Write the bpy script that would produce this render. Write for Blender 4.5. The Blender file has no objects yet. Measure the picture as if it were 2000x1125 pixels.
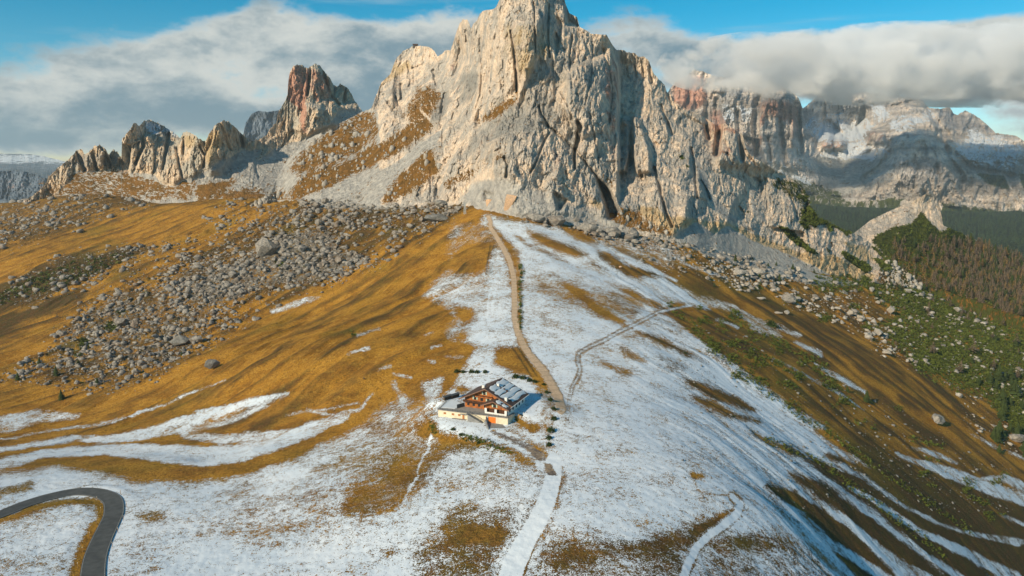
import bpy, bmesh, math, random, time
import numpy as np
from mathutils import Vector, Matrix
T0 = time.time()
random.seed(7); RNG = np.random.default_rng(11)
scene = bpy.context.scene
C = scene.collection

# ------------------------------------------------------------------ camera
F_PX = 1428.0                    # focal length in pixels of a 2000 px wide picture
PITCH = math.radians(9.6)
cam_d = bpy.data.cameras.new('camera'); cam = bpy.data.objects.new('camera', cam_d); C.objects.link(cam)
cam_d.sensor_width = 36.0; cam_d.lens = F_PX / 2000.0 * 36.0
cam_d.clip_start = 1.0; cam_d.clip_end = 120000.0
cam.location = (0, 0, 0); cam.rotation_euler = (math.radians(90) - PITCH, 0, 0)
scene.camera = cam
CT, ST = math.cos(PITCH), math.sin(PITCH)

# ------------------------------------------------------------------ light
SUN_EL = math.radians(27.0)
SUN_AZ = math.atan2(-0.73, -0.68)          # direction towards the sun, x = sin, y = cos
sdir = Vector((math.sin(SUN_AZ) * math.cos(SUN_EL), math.cos(SUN_AZ) * math.cos(SUN_EL), math.sin(SUN_EL)))
sl = bpy.data.lights.new('sun', 'SUN'); sun = bpy.data.objects.new('sun', sl); C.objects.link(sun)
sl.energy = 5.0; sl.angle = math.radians(0.5); sl.color = (1.0, 0.82, 0.58)
sun.rotation_euler = sdir.to_track_quat('Z', 'Y').to_euler()
sun.location = (-300, -300, 400)
scene.view_settings.view_transform = 'Standard'; scene.view_settings.look = 'None'
scene.view_settings.exposure = 0.12; scene.view_settings.gamma = 1.0; scene.view_settings.use_curve_mapping = False
scene.cycles.max_bounces = 16; scene.cycles.diffuse_bounces = 2; scene.cycles.volume_bounces = 14
scene.cycles.transparent_max_bounces = 8
scene.cycles.volume_step_rate = 1.0; scene.cycles.volume_max_steps = 256

# ------------------------------------------------------------------ node helpers
class NT:
    """tiny wrapper that writes math node trees as expressions"""
    def __init__(s, tree): s.t = tree; s.n = tree.nodes; s.l = tree.links
    def new(s, k, **kw):
        nd = s.n.new(k)
        for a, b in kw.items(): setattr(nd, a, b)
        return nd
    def put(s, sock, v):
        if isinstance(v, bpy.types.NodeSocket): s.l.new(v, sock)
        elif v is not None:
            try: sock.default_value = v
            except Exception: sock.default_value = (*v, 1.0)
    def m(s, op, a, b=None, c=None, clamp=False):
        nd = s.new('ShaderNodeMath', operation=op, use_clamp=clamp)
        for i, v in enumerate((a, b, c)):
            if v is not None: s.put(nd.inputs[i], v)
        return nd.outputs[0]
    def add(s, a, b): return s.m('ADD', a, b)
    def mul(s, a, b): return s.m('MULTIPLY', a, b)
    def sub(s, a, b): return s.m('SUBTRACT', a, b)
    def ramp(s, v, lo, hi, a=0.0, b=1.0, smooth=True):
        nd = s.new('ShaderNodeMapRange', interpolation_type='SMOOTHSTEP' if smooth else 'LINEAR', clamp=True)
        for i, q in enumerate((v, lo, hi, a, b)): s.put(nd.inputs[i], q)
        return nd.outputs[0]
    def mix(s, f, a, b):
        nd = s.new('ShaderNodeMix', data_type='RGBA'); nd.clamp_factor = True
        s.put(nd.inputs[0], f); s.put(nd.inputs[6], a); s.put(nd.inputs[7], b)
        return nd.outputs[2]
    def noise(s, vec, scale, detail=4, rough=0.55, dist=0.0, col=False):
        nd = s.new('ShaderNodeTexNoise'); s.put(nd.inputs['Vector'], vec)
        nd.inputs['Scale'].default_value = scale; nd.inputs['Detail'].default_value = detail
        nd.inputs['Roughness'].default_value = rough; nd.inputs['Distortion'].default_value = dist
        return nd.outputs['Color' if col else 'Fac']
    def voro(s, vec, scale, feat='F1', out='Distance', rnd=1.0):
        nd = s.new('ShaderNodeTexVoronoi', feature=feat); s.put(nd.inputs['Vector'], vec)
        nd.inputs['Scale'].default_value = scale; nd.inputs['Randomness'].default_value = rnd
        return nd.outputs[out]
    def attr(s, name, out='Fac'):
        nd = s.new('ShaderNodeAttribute'); nd.attribute_name = name
        return nd.outputs[out]
    def map(s, vec, scale=(1, 1, 1), rot=(0, 0, 0), loc=(0, 0, 0)):
        nd = s.new('ShaderNodeMapping'); s.put(nd.inputs[0], vec)
        nd.inputs['Location'].default_value = loc; nd.inputs['Rotation'].default_value = rot; nd.inputs['Scale'].default_value = scale
        return nd.outputs[0]
    def bump(s, h, strength, dist, normal=None):
        nd = s.new('ShaderNodeBump'); s.put(nd.inputs['Height'], h)
        nd.inputs['Strength'].default_value = strength; nd.inputs['Distance'].default_value = dist
        if normal is not None: s.put(nd.inputs['Normal'], normal)
        return nd.outputs[0]
    def hsv(s, c, h=0.5, sa=1.0, v=1.0):
        nd = s.new('ShaderNodeHueSaturation'); s.put(nd.inputs['Color'], c)
        s.put(nd.inputs['Hue'], h); s.put(nd.inputs['Saturation'], sa); s.put(nd.inputs['Value'], v)
        return nd.outputs[0]

def material(name, rough=0.9, spec=0.2):
    mt = bpy.data.materials.new(name); mt.use_nodes = True
    nt = NT(mt.node_tree)
    b = next(n for n in nt.n if n.type == 'BSDF_PRINCIPLED')
    b.inputs['Roughness'].default_value = rough; b.inputs['Specular IOR Level'].default_value = spec
    return mt, nt, b

def plain(name, col, rough=0.8, spec=0.3, var=0.25, scale=1.5, metal=0.0, bump=0.0):
    mt, nt, b = material(name, rough, spec)
    co = nt.new('ShaderNodeTexCoord').outputs['Object']
    n = nt.noise(co, scale, 5, 0.6)
    v = nt.ramp(n, 0.3, 0.7, 1 - var, 1 + var)
    nt.l.new(nt.hsv((*col, 1), 0.5, 1.0, v), b.inputs['Base Color'])
    b.inputs['Metallic'].default_value = metal
    if bump: nt.l.new(nt.bump(n, 0.6, bump), b.inputs['Normal'])
    return mt

# ------------------------------------------------------------------ sky
world = bpy.data.worlds.new('World'); scene.world = world; world.use_nodes = True
W = NT(world.node_tree); W.n.clear()
sky = W.new('ShaderNodeTexSky', sky_type='NISHITA', sun_disc=False)
sky.sun_elevation = SUN_EL; sky.sun_rotation = math.atan2(sdir.x, sdir.y)
sky.altitude = 2300.0; sky.air_density = 1.0; sky.dust_density = 0.3; sky.ozone_density = 1.6
co = W.new('ShaderNodeTexCoord').outputs['Generated']
sp = W.new('ShaderNodeSeparateXYZ'); W.put(sp.inputs[0], co)
X_, Y_, Z_ = sp.outputs
AZ = W.m('ARCTAN2', X_, Y_)                       # azimuth from the view axis
EL = W.m('ARCSINE', Z_)
def px_az(px): return math.atan((px - 1000) / F_PX)
def px_el(px, py):
    a = (px - 1000) / F_PX; b = (562.5 - py) / F_PX
    y = CT + b * ST; z = -ST + b * CT
    return math.atan2(z, math.hypot(a, y))
cvec = W.new('ShaderNodeCombineXYZ')
W.put(cvec.inputs[0], AZ); W.put(cvec.inputs[1], W.mul(EL, 1.9)); W.put(cvec.inputs[2], 0.37)
cv = cvec.outputs[0]
n1 = W.noise(cv, 5.0, 6, 0.56, 0.25)
n2 = W.noise(W.map(cv, (1, 1, 1), loc=(3.1, 1.7, 0)), 15.0, 5, 0.6, 0.15)
nfine = W.noise(W.map(cv, (1, 1, 1), loc=(7.1, 0.7, 0)), 46.0, 4, 0.6)
def blob(px, py, rx, ry, amp):
    """a soft mass of cloud at a compass direction"""
    a0, e0 = px_az(px), px_el(px, py)
    dx = W.mul(W.sub(AZ, a0), F_PX / rx); dy = W.mul(W.sub(EL, e0), F_PX / ry)
    r2 = W.add(W.mul(dx, dx), W.mul(dy, dy))
    return W.mul(W.m('EXPONENT', W.mul(r2, -1.0)), amp)
#CLOUDS
cover = None
for args in ((640, 135, 330, 85, .95), (400, 155, 180, 70, .95), (890, 75, 140, 60, .85), (520, 200, 480, 52, 1.0), (60, 228, 220, 42, .85),
             (790, 190, 260, 90, .8), (560, 60, 120, 50, .6), (150, 288, 110, 26, .42), (900, 250, 260, 60, .6), (330, 292, 160, 24, .3),
             (1230, 66, 150, 42, .85), (1400, 150, 150, 50, .75), (1700, 115, 330, 48, 1.0), (2050, 120, 260, 62, 1.0), (1960, 62, 160, 20, .3),
             (1560, 100, 120, 45, .7), (1900, 240, 250, 26, .30), (-250, 250, 240, 50, .7), (2500, 100, 400, 120, .9), (1000, 430, 1600, 70, .25)):
    b_ = blob(*args); cover = b_ if cover is None else W.add(cover, b_)
dens = W.add(W.m('MINIMUM', cover, 1.15), W.add(W.mul(W.sub(n1, 0.5), 1.75), W.mul(W.sub(n2, 0.5), 1.0)))
dens = W.add(dens, W.mul(W.sub(nfine, 0.5), 0.16))
cmask = W.ramp(dens, 0.42, 0.88)
# thin high streaks
strk = W.noise(W.map(cv, (1.0, 7.0, 1), rot=(0, 0, 0.12)), 3.0, 5, 0.6, 0.3)
cmask = W.m('MAXIMUM', cmask, W.ramp(strk, 0.50, 0.80, 0.0, 0.30))
# sunlit upper sides, grey undersides
dark = None
for args in ((330, 222, 420, 24, .35), (790, 205, 190, 50, .8), (50, 250, 240, 30, .5), (620, 238, 300, 22, .7), (300, 275, 380, 20, .5), (380, 110, 300, 26, .25), (1230, 85, 160, 40, .35), (1650, 140, 420, 40, .5)):
    b_ = blob(*args); dark = b_ if dark is None else W.add(dark, b_)
shade = W.add(W.mul(dark, 0.75), W.add(W.mul(W.sub(n2, 0.5), 1.8), W.add(W.mul(W.sub(n1, 0.5), 1.9), W.mul(W.sub(nfine, 0.5), 0.35))))
shade = W.add(shade, W.ramp(dens, 0.5, 1.5, -0.12, 0.22))
ccol = W.mix(W.ramp(shade, -0.35, 0.85), (0.66, 0.69, 0.66, 1), (0.19, 0.30, 0.37, 1))
skyc = W.mix(0.85, (0, 0, 0, 1), (0, 0, 0, 1))
hs = W.hsv(sky.outputs[0], 0.474, 1.6, 0.92)
bgs = W.new('ShaderNodeBackground'); W.put(bgs.inputs[0], hs); bgs.inputs[1].default_value = 0.115
bgc = W.new('ShaderNodeBackground'); W.put(bgc.inputs[0], ccol); bgc.inputs[1].default_value = 0.92
mx = W.new('ShaderNodeMixShader'); W.put(mx.inputs[0], cmask)
W.l.new(bgs.outputs[0], mx.inputs[1]); W.l.new(bgc.outputs[0], mx.inputs[2])
wo = W.new('ShaderNodeOutputWorld'); W.l.new(mx.outputs[0], wo.inputs[0])
# ------------------------------------------------------------------ geometry of seeing
def ray(px, py):
    a = (np.asarray(px, float) - 1000) / F_PX; b = (562.5 - np.asarray(py, float)) / F_PX
    y = CT + b * ST; z = -ST + b * CT
    return a / y, z / y                       # X/Y and Z/Y
def proj(X, Y, Z):
    d = Y * CT - Z * ST
    return 1000 + F_PX * X / d, 562.5 - F_PX * (Y * ST + Z * CT) / d
def at_z(px, py, Z):
    u, t = ray(px, py); Y = Z / t
    return np.array([u * Y, Y, Z])
def at_y(px, py, Y):
    u, t = ray(px, py)
    return np.array([u * Y, Y, t * Y])

# ------------------------------------------------------------------ noise
def _h(ix, iy, seed):
    h = (ix.astype(np.int64) * 374761393 + iy.astype(np.int64) * 668265263 + seed * 2147483647) & 0xffffffff
    h = ((h ^ (h >> 13)) * 1274126177) & 0xffffffff
    return (h ^ (h >> 16)) & 0xffffffff
def pn(x, y, seed=0):
    """gradient noise, about -1..1"""
    x = np.asarray(x, float); y = np.asarray(y, float)
    ix = np.floor(x); iy = np.floor(y); fx = x - ix; fy = y - iy
    ux = fx * fx * fx * (fx * (fx * 6 - 15) + 10); uy = fy * fy * fy * (fy * (fy * 6 - 15) + 10)
    def g(dx, dy):
        a = _h(ix + dx, iy + dy, seed) * (2 * math.pi / 4294967296.0)
        return np.cos(a) * (fx - dx) + np.sin(a) * (fy - dy)
    n0 = g(0, 0) * (1 - ux) + g(1, 0) * ux; n1_ = g(0, 1) * (1 - ux) + g(1, 1) * ux
    return (n0 * (1 - uy) + n1_ * uy) * 1.5
def fbm(x, y, oct=4, seed=0, gain=0.5, lac=2.03):
    s = 0; a = 1; n = 0
    for i in range(oct):
        s = s + a * pn(x, y, seed + i * 17); n += a; a *= gain; x = x * lac + 13.7; y = y * lac + 5.1
    return s / n
def ridged(x, y, oct=4, seed=0, gain=0.5):
    s = 0; a = 1; n = 0
    for i in range(oct):
        s = s + a * (1 - 2 * np.abs(pn(x, y, seed + i * 17))); n += a; a *= gain; x = x * 2.07 + 3.7; y = y * 2.07 + 9.1
    return s / n
def facets(x, y, seed=0):
    """rock facets: every cell of a jittered lattice is a tilted plane. Returns height, distance to the cell's edge"""
    x = np.asarray(x, float); y = np.asarray(y, float)
    ix = np.floor(x); iy = np.floor(y)
    b1 = np.full(x.shape, 9e9); b2 = np.full(x.shape, 9e9); hh = np.zeros(x.shape)
    for dx in (-1, 0, 1):
        for dy in (-1, 0, 1):
            cx = ix + dx; cy = iy + dy; h1 = _h(cx, cy, seed) / 4294967296.0; h2 = _h(cx, cy, seed + 5) / 4294967296.0
            h3 = _h(cx, cy, seed + 9) / 4294967296.0; h4 = _h(cx, cy, seed + 14) / 4294967296.0; h5 = _h(cx, cy, seed + 21) / 4294967296.0
            ox = x - cx - h1; oy = y - cy - h2; d = ox * ox + oy * oy
            v = (h3 - 0.5) * 1.1 + ox * (h4 - 0.5) * 1.8 + oy * (h5 - 0.5) * 1.4
            c = d < b1
            b2 = np.where(c, b1, np.minimum(b2, d)); hh = np.where(c, v, hh); b1 = np.where(c, d, b1)
    return hh, np.sqrt(b2) - np.sqrt(b1)
def sst(x, a, b):
    t = np.clip((x - a) / (b - a), 0, 1); return t * t * (3 - 2 * t)

class TPS:
    def __init__(s, P, v, reg=1e-4):
        P = np.asarray(P, float); n = len(P); s.P = P
        K = s.k(np.linalg.norm(P[:, None] - P[None], axis=2)) + reg * np.eye(n)
        A = np.zeros((n + 3, n + 3)); A[:n, :n] = K; A[:n, n] = 1; A[:n, n + 1:] = P; A[n, :n] = 1; A[n + 1:, :n] = P.T
        s.w = np.linalg.solve(A, np.concatenate([np.asarray(v, float), np.zeros(3)]))
    @staticmethod
    def k(r): return np.where(r > 1e-9, r * r * np.log(np.maximum(r, 1e-9)), 0)
    def __call__(s, x, y):
        x = np.asarray(x, float); y = np.asarray(y, float); n = len(s.P)
        o = s.w[n] + s.w[n + 1] * x + s.w[n + 2] * y
        for i in range(n):
            r2 = (x - s.P[i, 0]) ** 2 + (y - s.P[i, 1]) ** 2
            o = o + s.w[i] * 0.5 * r2 * np.log(np.maximum(r2, 1e-18))
        return o

# ------------------------------------------------------------------ maps drawn over the land (2 px cells), later baked to the ground's own points
MX0, MY0, MS = -500, -150, 2.0
MW, MH = 1500, 780
GX, GY = np.meshgrid(MX0 + MS * np.arange(MW), MY0 + MS * np.arange(MH))
# wobble so that drawn edges are never straight
WX = GX + 9 * fbm(GX / 60, GY / 36, 4, 91, 0.6); WY = GY + 6 * fbm(GX / 60, GY / 36, 4, 57, 0.6)
def box1(a, r, ax):
    if r < 1: return a
    p = np.pad(a, [(r + 1, r) if i == ax else (0, 0) for i in range(2)], mode='edge'); c = np.cumsum(p, axis=ax)
    n = a.shape[ax]
    hi = np.take(c, np.arange(2 * r + 1, 2 * r + 1 + n), axis=ax); lo = np.take(c, np.arange(0, n), axis=ax)
    return (hi - lo) / (2 * r + 1)
def blur(a, r):
    r = int(round(r / MS))
    for _ in range(2): a = box1(box1(a, r, 0), r, 1)
    return a
def polym(pts, feather=0, wob=True):
    xs = WX if wob else GX; ys = WY if wob else GY
    pts = np.asarray(pts, float)
    x0, y0 = pts.min(0) - feather * 2 - 24; x1, y1 = pts.max(0) + feather * 2 + 24
    i0 = max(0, int((x0 - MX0) / MS)); i1 = min(MW, int((x1 - MX0) / MS) + 1)
    j0 = max(0, int((y0 - MY0) / MS)); j1 = min(MH, int((y1 - MY0) / MS) + 1)
    X = xs[j0:j1, i0:i1]; Y = ys[j0:j1, i0:i1]; ins = np.zeros(X.shape, bool)
    n = len(pts)
    for i in range(n):
        xa, ya = pts[i]; xb, yb = pts[(i + 1) % n]
        if ya == yb: continue
        c = ((ya > Y) != (yb > Y)) & (X < (xb - xa) * (Y - ya) / (yb - ya) + xa)
        ins ^= c
    m = ins.astype(float)
    if feather: m = blur(m, feather)
    return (slice(j0, j1), slice(i0, i1)), m
def linem(pts, w, feather=2.0, wob=False, taper=None):
    """distance band round a polyline; w may be one width or one per point"""
    xs = WX if wob else GX; ys = WY if wob else GY
    pts = np.asarray(pts, float); n = len(pts); ws = np.broadcast_to(np.asarray(w, float), (n,))
    mw = ws.max() / 2 + feather * 2 + (24 if wob else 3)
    x0, y0 = pts.min(0) - mw; x1, y1 = pts.max(0) + mw
    i0 = max(0, int((x0 - MX0) / MS)); i1 = min(MW, int((x1 - MX0) / MS) + 1)
    j0 = max(0, int((y0 - MY0) / MS)); j1 = min(MH, int((y1 - MY0) / MS) + 1)
    X = xs[j0:j1, i0:i1]; Y = ys[j0:j1, i0:i1]; m = np.zeros(X.shape)
    for i in range(n - 1):
        ax, ay = pts[i]; dx, dy = pts[i + 1] - pts[i]; L = dx * dx + dy * dy + 1e-9
        t = np.clip(((X - ax) * dx + (Y - ay) * dy) / L, 0, 1)
        d = np.hypot(X - ax - t * dx, Y - ay - t * dy); hw = (ws[i] + t * (ws[i + 1] - ws[i])) / 2
        m = np.maximum(m, 1 - sst(d, hw - feather / 2, hw + feather))
    return (slice(j0, j1), slice(i0, i1)), m
def setm(A, sm, v, k=1.0): s, m = sm; A[s] = A[s] * (1 - m * k) + v * m * k
def addm(A, sm, v): s, m = sm; A[s] += v * m
def samp(A, px, py):
    x = np.clip((np.asarray(px) - MX0) / MS, 0, MW - 1.001); y = np.clip((np.asarray(py) - MY0) / MS, 0, MH - 1.001)
    ix = x.astype(int); iy = y.astype(int); fx = x - ix; fy = y - iy
    return (A[iy, ix] * (1 - fx) + A[iy, ix + 1] * fx) * (1 - fy) + (A[iy + 1, ix] * (1 - fx) + A[iy + 1, ix + 1] * fx) * fy

# ------------------------------------------------------------------ the lie of the land: (px, py, distance) of points seen on the ground
GP = [(1020,1125,198),(1085,1000,232),(1090,900,275),(1090,800,335),(1040,700,420),(1010,600,525),(1000,500,655),(965,440,760),(945,415,805),
 (500,1125,209),(200,1125,212),(-100,1125,214),(800,1125,204),(200,960,290),(0,1000,268),(-250,1000,268),(500,950,290),(800,1000,241),(800,900,290),(600,900,313),(400,900,338),(0,920,335),(200,920,325),(-250,920,340),
 (650,820,375),(400,800,452),(200,800,498),(0,800,528),(-250,800,560),(600,700,470),(400,700,560),(200,700,655),(0,700,715),(-250,700,780),(800,700,435),
 (800,600,558),(600,600,690),(850,500,700),(600,500,835),(720,440,905),(880,430,830),(400,600,750),(200,600,850),(0,640,840),(-250,690,860),
 (0,600,925),(200,530,990),(450,450,1080),(-250,660,920),
 (0,500,1180),(250,440,1270),(440,388,1360),(-250,560,1200),(300,399,1430),(120,430,1420),(-100,480,1350),
 (0,420,1620),(200,382,1620),(100,386,1660),(0,398,1800),(-250,425,1800),
 (530,405,1480),(610,415,1500),(440,410,1500),(350,408,1600),(600,400,1090),(740,410,980),(800,410,930),
 (1300,1125,199),(1500,1125,224),(1700,1125,292),(2000,1125,440),(2300,1125,640),(1300,1000,240),(1500,1000,267),(1700,1000,355),(2000,1000,540),(2300,1000,690),
 (1300,900,284),(1500,900,340),(1700,900,445),(2000,900,650),(2300,900,800),(1300,800,360),(1500,800,447),(1700,800,585),(2000,800,790),(2300,800,920),
 (1300,700,458),(1500,700,552),(1700,700,700),(2000,700,910),(2300,700,1000),(1200,600,556),(1400,600,682),(1600,600,838),(1800,600,1040),(2000,600,1250),(2300,600,1300),
 (1200,500,715),(1400,500,840),(1330,462,830),(1100,440,790),(1220,460,800),(1600,525,1000),(1750,535,1130),(2000,530,1750),(2300,540,1900)]
PU, PV, PZ = [], [], []
for px, py, Y in GP:
    u, t = ray(px, py); PU.append(float(u)); PV.append(math.log(Y)); PZ.append(float(t * Y))
for u, Y, Z in ((-.8,170,-122),(0,165,-119),(.8,180,-150),(-.8,100,-118),(0,90,-118),(.8,100,-135),
                (-.9,2600,-420),(-.55,2400,-330),(-.3,2000,-60),(-.1,1700,-60),(.15,1300,-70),(.4,1500,-220),(.65,2600,-330),(.9,2500,-380),
                (.3,3200,-300),(.45,4200,-290),(.65,4300,-300),(.9,4300,-300),(.0,4200,-200),(-.4,4500,-420),(-.9,4500,-520),
                (-.8,14000,-560),(0,14000,-480),(.8,14000,-440)):
    PU.append(u); PV.append(math.log(Y)); PZ.append(Z)
tps = TPS(np.c_[PU, PV], PZ)
NU, NV = 1150, 1000
U1 = np.linspace(-1.0, 1.0, NU); V1 = np.concatenate([np.linspace(math.log(95), math.log(190), 60)[:-1], np.linspace(math.log(190), math.log(2200), NV - 160), np.linspace(math.log(2200), math.log(14000), 102)[1:]])
NV = len(V1)
cu = np.linspace(-1.0, 1.0, 230); cvv = np.linspace(V1[0], V1[-1], 260)
CUU, CVV = np.meshgrid(cu, cvv); CZ = tps(CUU, CVV)
UU, VV = np.meshgrid(U1, V1)
def bil(A, gx, gy, x, y):
    """uniform grid lookup"""
    fx = np.clip((x - gx[0]) / (gx[-1] - gx[0]) * (len(gx) - 1), 0, len(gx) - 1.001); fy = np.clip((y - gy[0]) / (gy[-1] - gy[0]) * (len(gy) - 1), 0, len(gy) - 1.001)
    ix = fx.astype(int); iy = fy.astype(int); a = fx - ix; b = fy - iy
    return (A[iy, ix] * (1 - a) + A[iy, ix + 1] * a) * (1 - b) + (A[iy + 1, ix] * (1 - a) + A[iy + 1, ix + 1] * a) * b
Zb = bil(CZ, cu, cvv, UU, VV)
YY = np.exp(VV); XX = UU * YY
print('terrain base', time.time() - T0)
# ------------------------------------------------------------------ what covers the land
Z0 = lambda: np.zeros((MH, MW))
SNOW, ROCK, GREEN, TONE, PATH, DIRT, LIFT, SCREE = Z0(), Z0(), Z0(), Z0(), Z0(), Z0(), Z0(), Z0()
def snow(pts, v, f=6, k=1.0): setm(SNOW, polym(pts, f), v, k)
def sline(pts, w, v=0.9, f=3, k=1.0, wob=True): setm(SNOW, linem(pts, w, f, wob), v, k)

# left foreground, below the last band of grass
snow([(-500,915),(0,928),(60,922),(110,912),(170,925),(260,945),(330,942),(430,938),(500,925),(570,898),(640,868),(700,835),(790,850),(850,900),(1000,930),(1100,900),(1100,1300),(-500,1300)], 0.86, 6)
snow([(300,1100),(420,1060),(640,1060),(680,1140),(300,1160)], 0.98, 20)
snow([(60,930),(200,930),(290,955),(230,975),(60,960),(-60,975),(-60,930)], 1.0, 14)
snow([(440,985),(480,955),(560,975),(640,960),(640,1010),(600,1060),(540,1080),(470,1060)], 0.60, 16)
snow([(600,900),(640,870),(720,850),(760,900),(700,940),(640,990),(590,980)], 0.60, 16)
snow([(700,835),(760,780),(850,780),(860,860),(880,880),(800,905),(740,950),(700,985),(660,930),(700,880)], 0.40, 12)
snow([(680,975),(700,945),(740,930),(760,905),(800,895),(850,870),(890,850),(930,870),(960,885),(960,905),(890,905),(840,915),(830,950),(800,975),(770,1000),(700,1010),(650,1005)], 0.16, 7)
snow([(850,842),(900,835),(1000,870),(1010,900),(960,880),(900,868),(860,870)], 0.12, 5)
snow([(880,880),(960,875),(1060,920),(1060,960),(1000,965),(900,960),(840,960)], 0.70, 8)
snow([(870,990),(930,985),(1000,990),(1010,1030),(1000,1080),(980,1140),(800,1140),(810,1080),(850,1040)], 0.30, 12)
snow([(910,1020),(990,1030),(985,1065),(900,1070),(880,1040)], 0.10, 8)
for p in ((450,965,28,7),(545,1065,22,7),(295,1010,30,12),(300,1112,14,6),(620,1000,40,10),(395,1045,20,6),(850,1085,30,14),(760,1075,14,9)):
    x, y, rx, ry = p; snow([(x+rx*math.cos(a), y+ry*math.sin(a)) for a in np.linspace(0, 6.28, 9)[:-1]], 0.40, 5)
# inside the bend of the road
snow([(-300,1045),(0,1030),(60,990),(180,975),(205,1000),(180,1060),(140,1140),(-300,1140)], 0.74, 5)
snow([(0,1060),(100,1000),(170,1000),(150,1060),(60,1090)], 0.86, 14)
snow([(-400,1040),(0,1012),(50,990),(110,975),(190,972),(212,985),(208,1010),(175,1070),(160,1140),(130,1140),(150,1070),(188,1010),(188,988),(110,990),(50,1008),(-100,1050),(-400,1065)], 0.04, 3)
sline([(-300,1010),(-60,985),(60,945)], 14, 0.35, 6)
# bands of snow lying in the hollows on the left
sline([(-300,940),(0,905),(90,886),(200,878),(300,884),(400,892),(470,885),(540,862),(610,838),(668,816)], (10,16,14,18,30,34,32,30,24,5), 0.92, 6)
sline([(360,850),(430,858),(520,852),(560,845)], (8,14,16,4), 0.7, 8)
sline([(540,862),(600,850),(680,812)], (8,12,4), 0.75, 5)
sline([(-300,890),(-100,882),(0,877),(80,866),(150,858),(200,857),(260,852),(320,838),(400,812),(470,792),(560,768)], (6,8,5,7,8,12,18,22,22,14,3), 0.88, 5)
sline([(300,845),(360,838),(430,826),(480,808),(560,772)], (4,14,10,8,3), 0.6, 7)
sline([(-40,835),(20,826),(80,812),(150,812)], (20,26,20,6), 0.62, 9)
sline([(0,858),(80,845),(180,832),(280,806),(400,757),(440,742)], (3,3,5,5,3,2), 0.6, 3)
sline([(560,810),(640,800),(700,785)], (2,5,2), 0.5, 4)
sline([(600,800),(650,815),(700,800),(730,770)], (3,8,5,2), 0.6, 4)
sline([(530,608),(575,592),(625,580)], (6,10,4), 0.55, 5)
for a, b in (((700,655),(740,640)),((680,692),(722,680)),((740,722),(765,715)),((830,655),(845,650)),((845,680),(862,675)),((868,695),(905,698)),((835,705),(850,708)),((770,730),(800,738))): sline([a, b], 5, 0.42, 3)
snow([(765,745),(775,742),(775,760),(790,770),(795,800),(800,815),(788,805),(780,780),(768,755)], 0.62, 3)
# the crest on the left of the track
snow([(820,580),(850,548),(880,520),(930,525),(960,500),(972,470),(985,500),(1000,560),(1005,620),(1020,680),(985,672),(950,680),(930,720),(900,725),(930,690),(950,668),(880,665),(860,640),(895,625),(870,600)], 0.50, 6)
snow([(960,515),(985,480),(1000,560),(1008,620),(1030,690),(985,672),(965,640),(955,580)], 0.74, 6)
snow([(870,560),(905,555),(950,590),(955,630),(925,622),(890,590)], 0.66, 7)
snow([(885,600),(915,598),(930,620),(960,640),(970,655),(940,655),(925,640),(918,660),(890,665),(905,640)], 0.10, 4)
snow([(905,640),(960,615),(1000,650),(1010,680),(960,675),(920,670)], 0.92, 6)
snow([(880,430),(960,440),(965,470),(900,500),(860,520)], 0.30, 10)
snow([(905,480),(950,475),(950,530),(900,540),(870,520)], 0.04, 6)
snow([(938,424),(955,418),(960,445),(940,440)], 0.7, 3)
# in front of and behind the lodge
snow([(940,680),(960,672),(1000,720),(1040,745),(1075,790),(1090,840),(1085,900),(1040,860),(1000,835),(960,850),(900,835),(850,820),(845,790),(880,760),(905,720)], 0.93, 6)
snow([(965,678),(1015,676),(1045,700),(1050,730),(1000,728),(965,715)], 0.10, 4)
snow([(820,745),(868,735),(862,765),(850,800),(838,820),(832,790),(828,765)], 0.66, 4)
snow([(868,745),(890,728),(892,740),(870,770),(855,790)], 0.06, 3)
snow([(845,812),(870,822),(1000,845),(1060,890),(1080,930),(1060,930),(1040,900),(990,870),(930,858),(860,842)], 0.97, 3)
snow([(878,755),(905,752),(925,762),(900,770)], 0.05, 3)
snow([(835,822),(850,830),(858,850),(830,860),(812,850)], 0.04, 5)
snow([(995,805),(1020,812),(1032,822),(1055,825),(1060,840),(1040,850),(1020,838),(1005,832)], 0.07, 4)
snow([(1040,752),(1060,756),(1075,772),(1062,775),(1045,765)], 0.15, 4)
for x in (1062,1070,1074): snow([(x-6,765),(x+8,765),(x+10,850),(x-2,870)], 0.4, 4)
# the great snow slope right of the track
snow([(940,418),(1000,430),(1090,446),(1130,470),(1180,482),(1290,535),(1350,572),(1385,592),(1400,605),(1330,590),(1275,608),(1310,622),(1360,660),(1400,690),(1450,720),(1500,760),(1560,805),(1620,835),(1580,840),(1640,875),(1720,930),(1800,990),(1900,1050),(2010,1135),(2010,1300),(1010,1300),(1060,1060),(1090,960),(1088,880),(1095,790),(1075,740),(1040,690),(1018,650),(1015,600),(1018,540),(1000,480),(965,440)], 0.90, 5)
snow([(1010,520),(1080,535),(1180,560),(1250,600),(1180,620),(1060,590),(1020,560)], 0.56, 12)
snow([(1025,560),(1075,545),(1125,560),(1150,595),(1090,580)], 0.34, 10)
snow([(1085,548),(1140,565),(1175,595),(1230,632),(1225,640),(1165,615),(1130,585)], 0.05, 5)
snow([(1130,568),(1200,572),(1260,600),(1240,628),(1200,612)], 0.30, 6)
snow([(1195,556),(1245,566),(1260,580),(1300,596),(1285,604),(1240,585)], 0.08, 5)
snow([(1025,452),(1050,455),(1085,470),(1115,482),(1155,500),(1120,503),(1070,485),(1045,470)], 0.0, 3)
snow([(1125,508),(1155,510),(1195,528),(1170,528)], 0.14, 4)
snow([(1160,495),(1190,495),(1225,515),(1290,530),(1360,560),(1400,575),(1385,592),(1345,568),(1300,545),(1230,540),(1200,525)], 0.05, 4)
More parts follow.
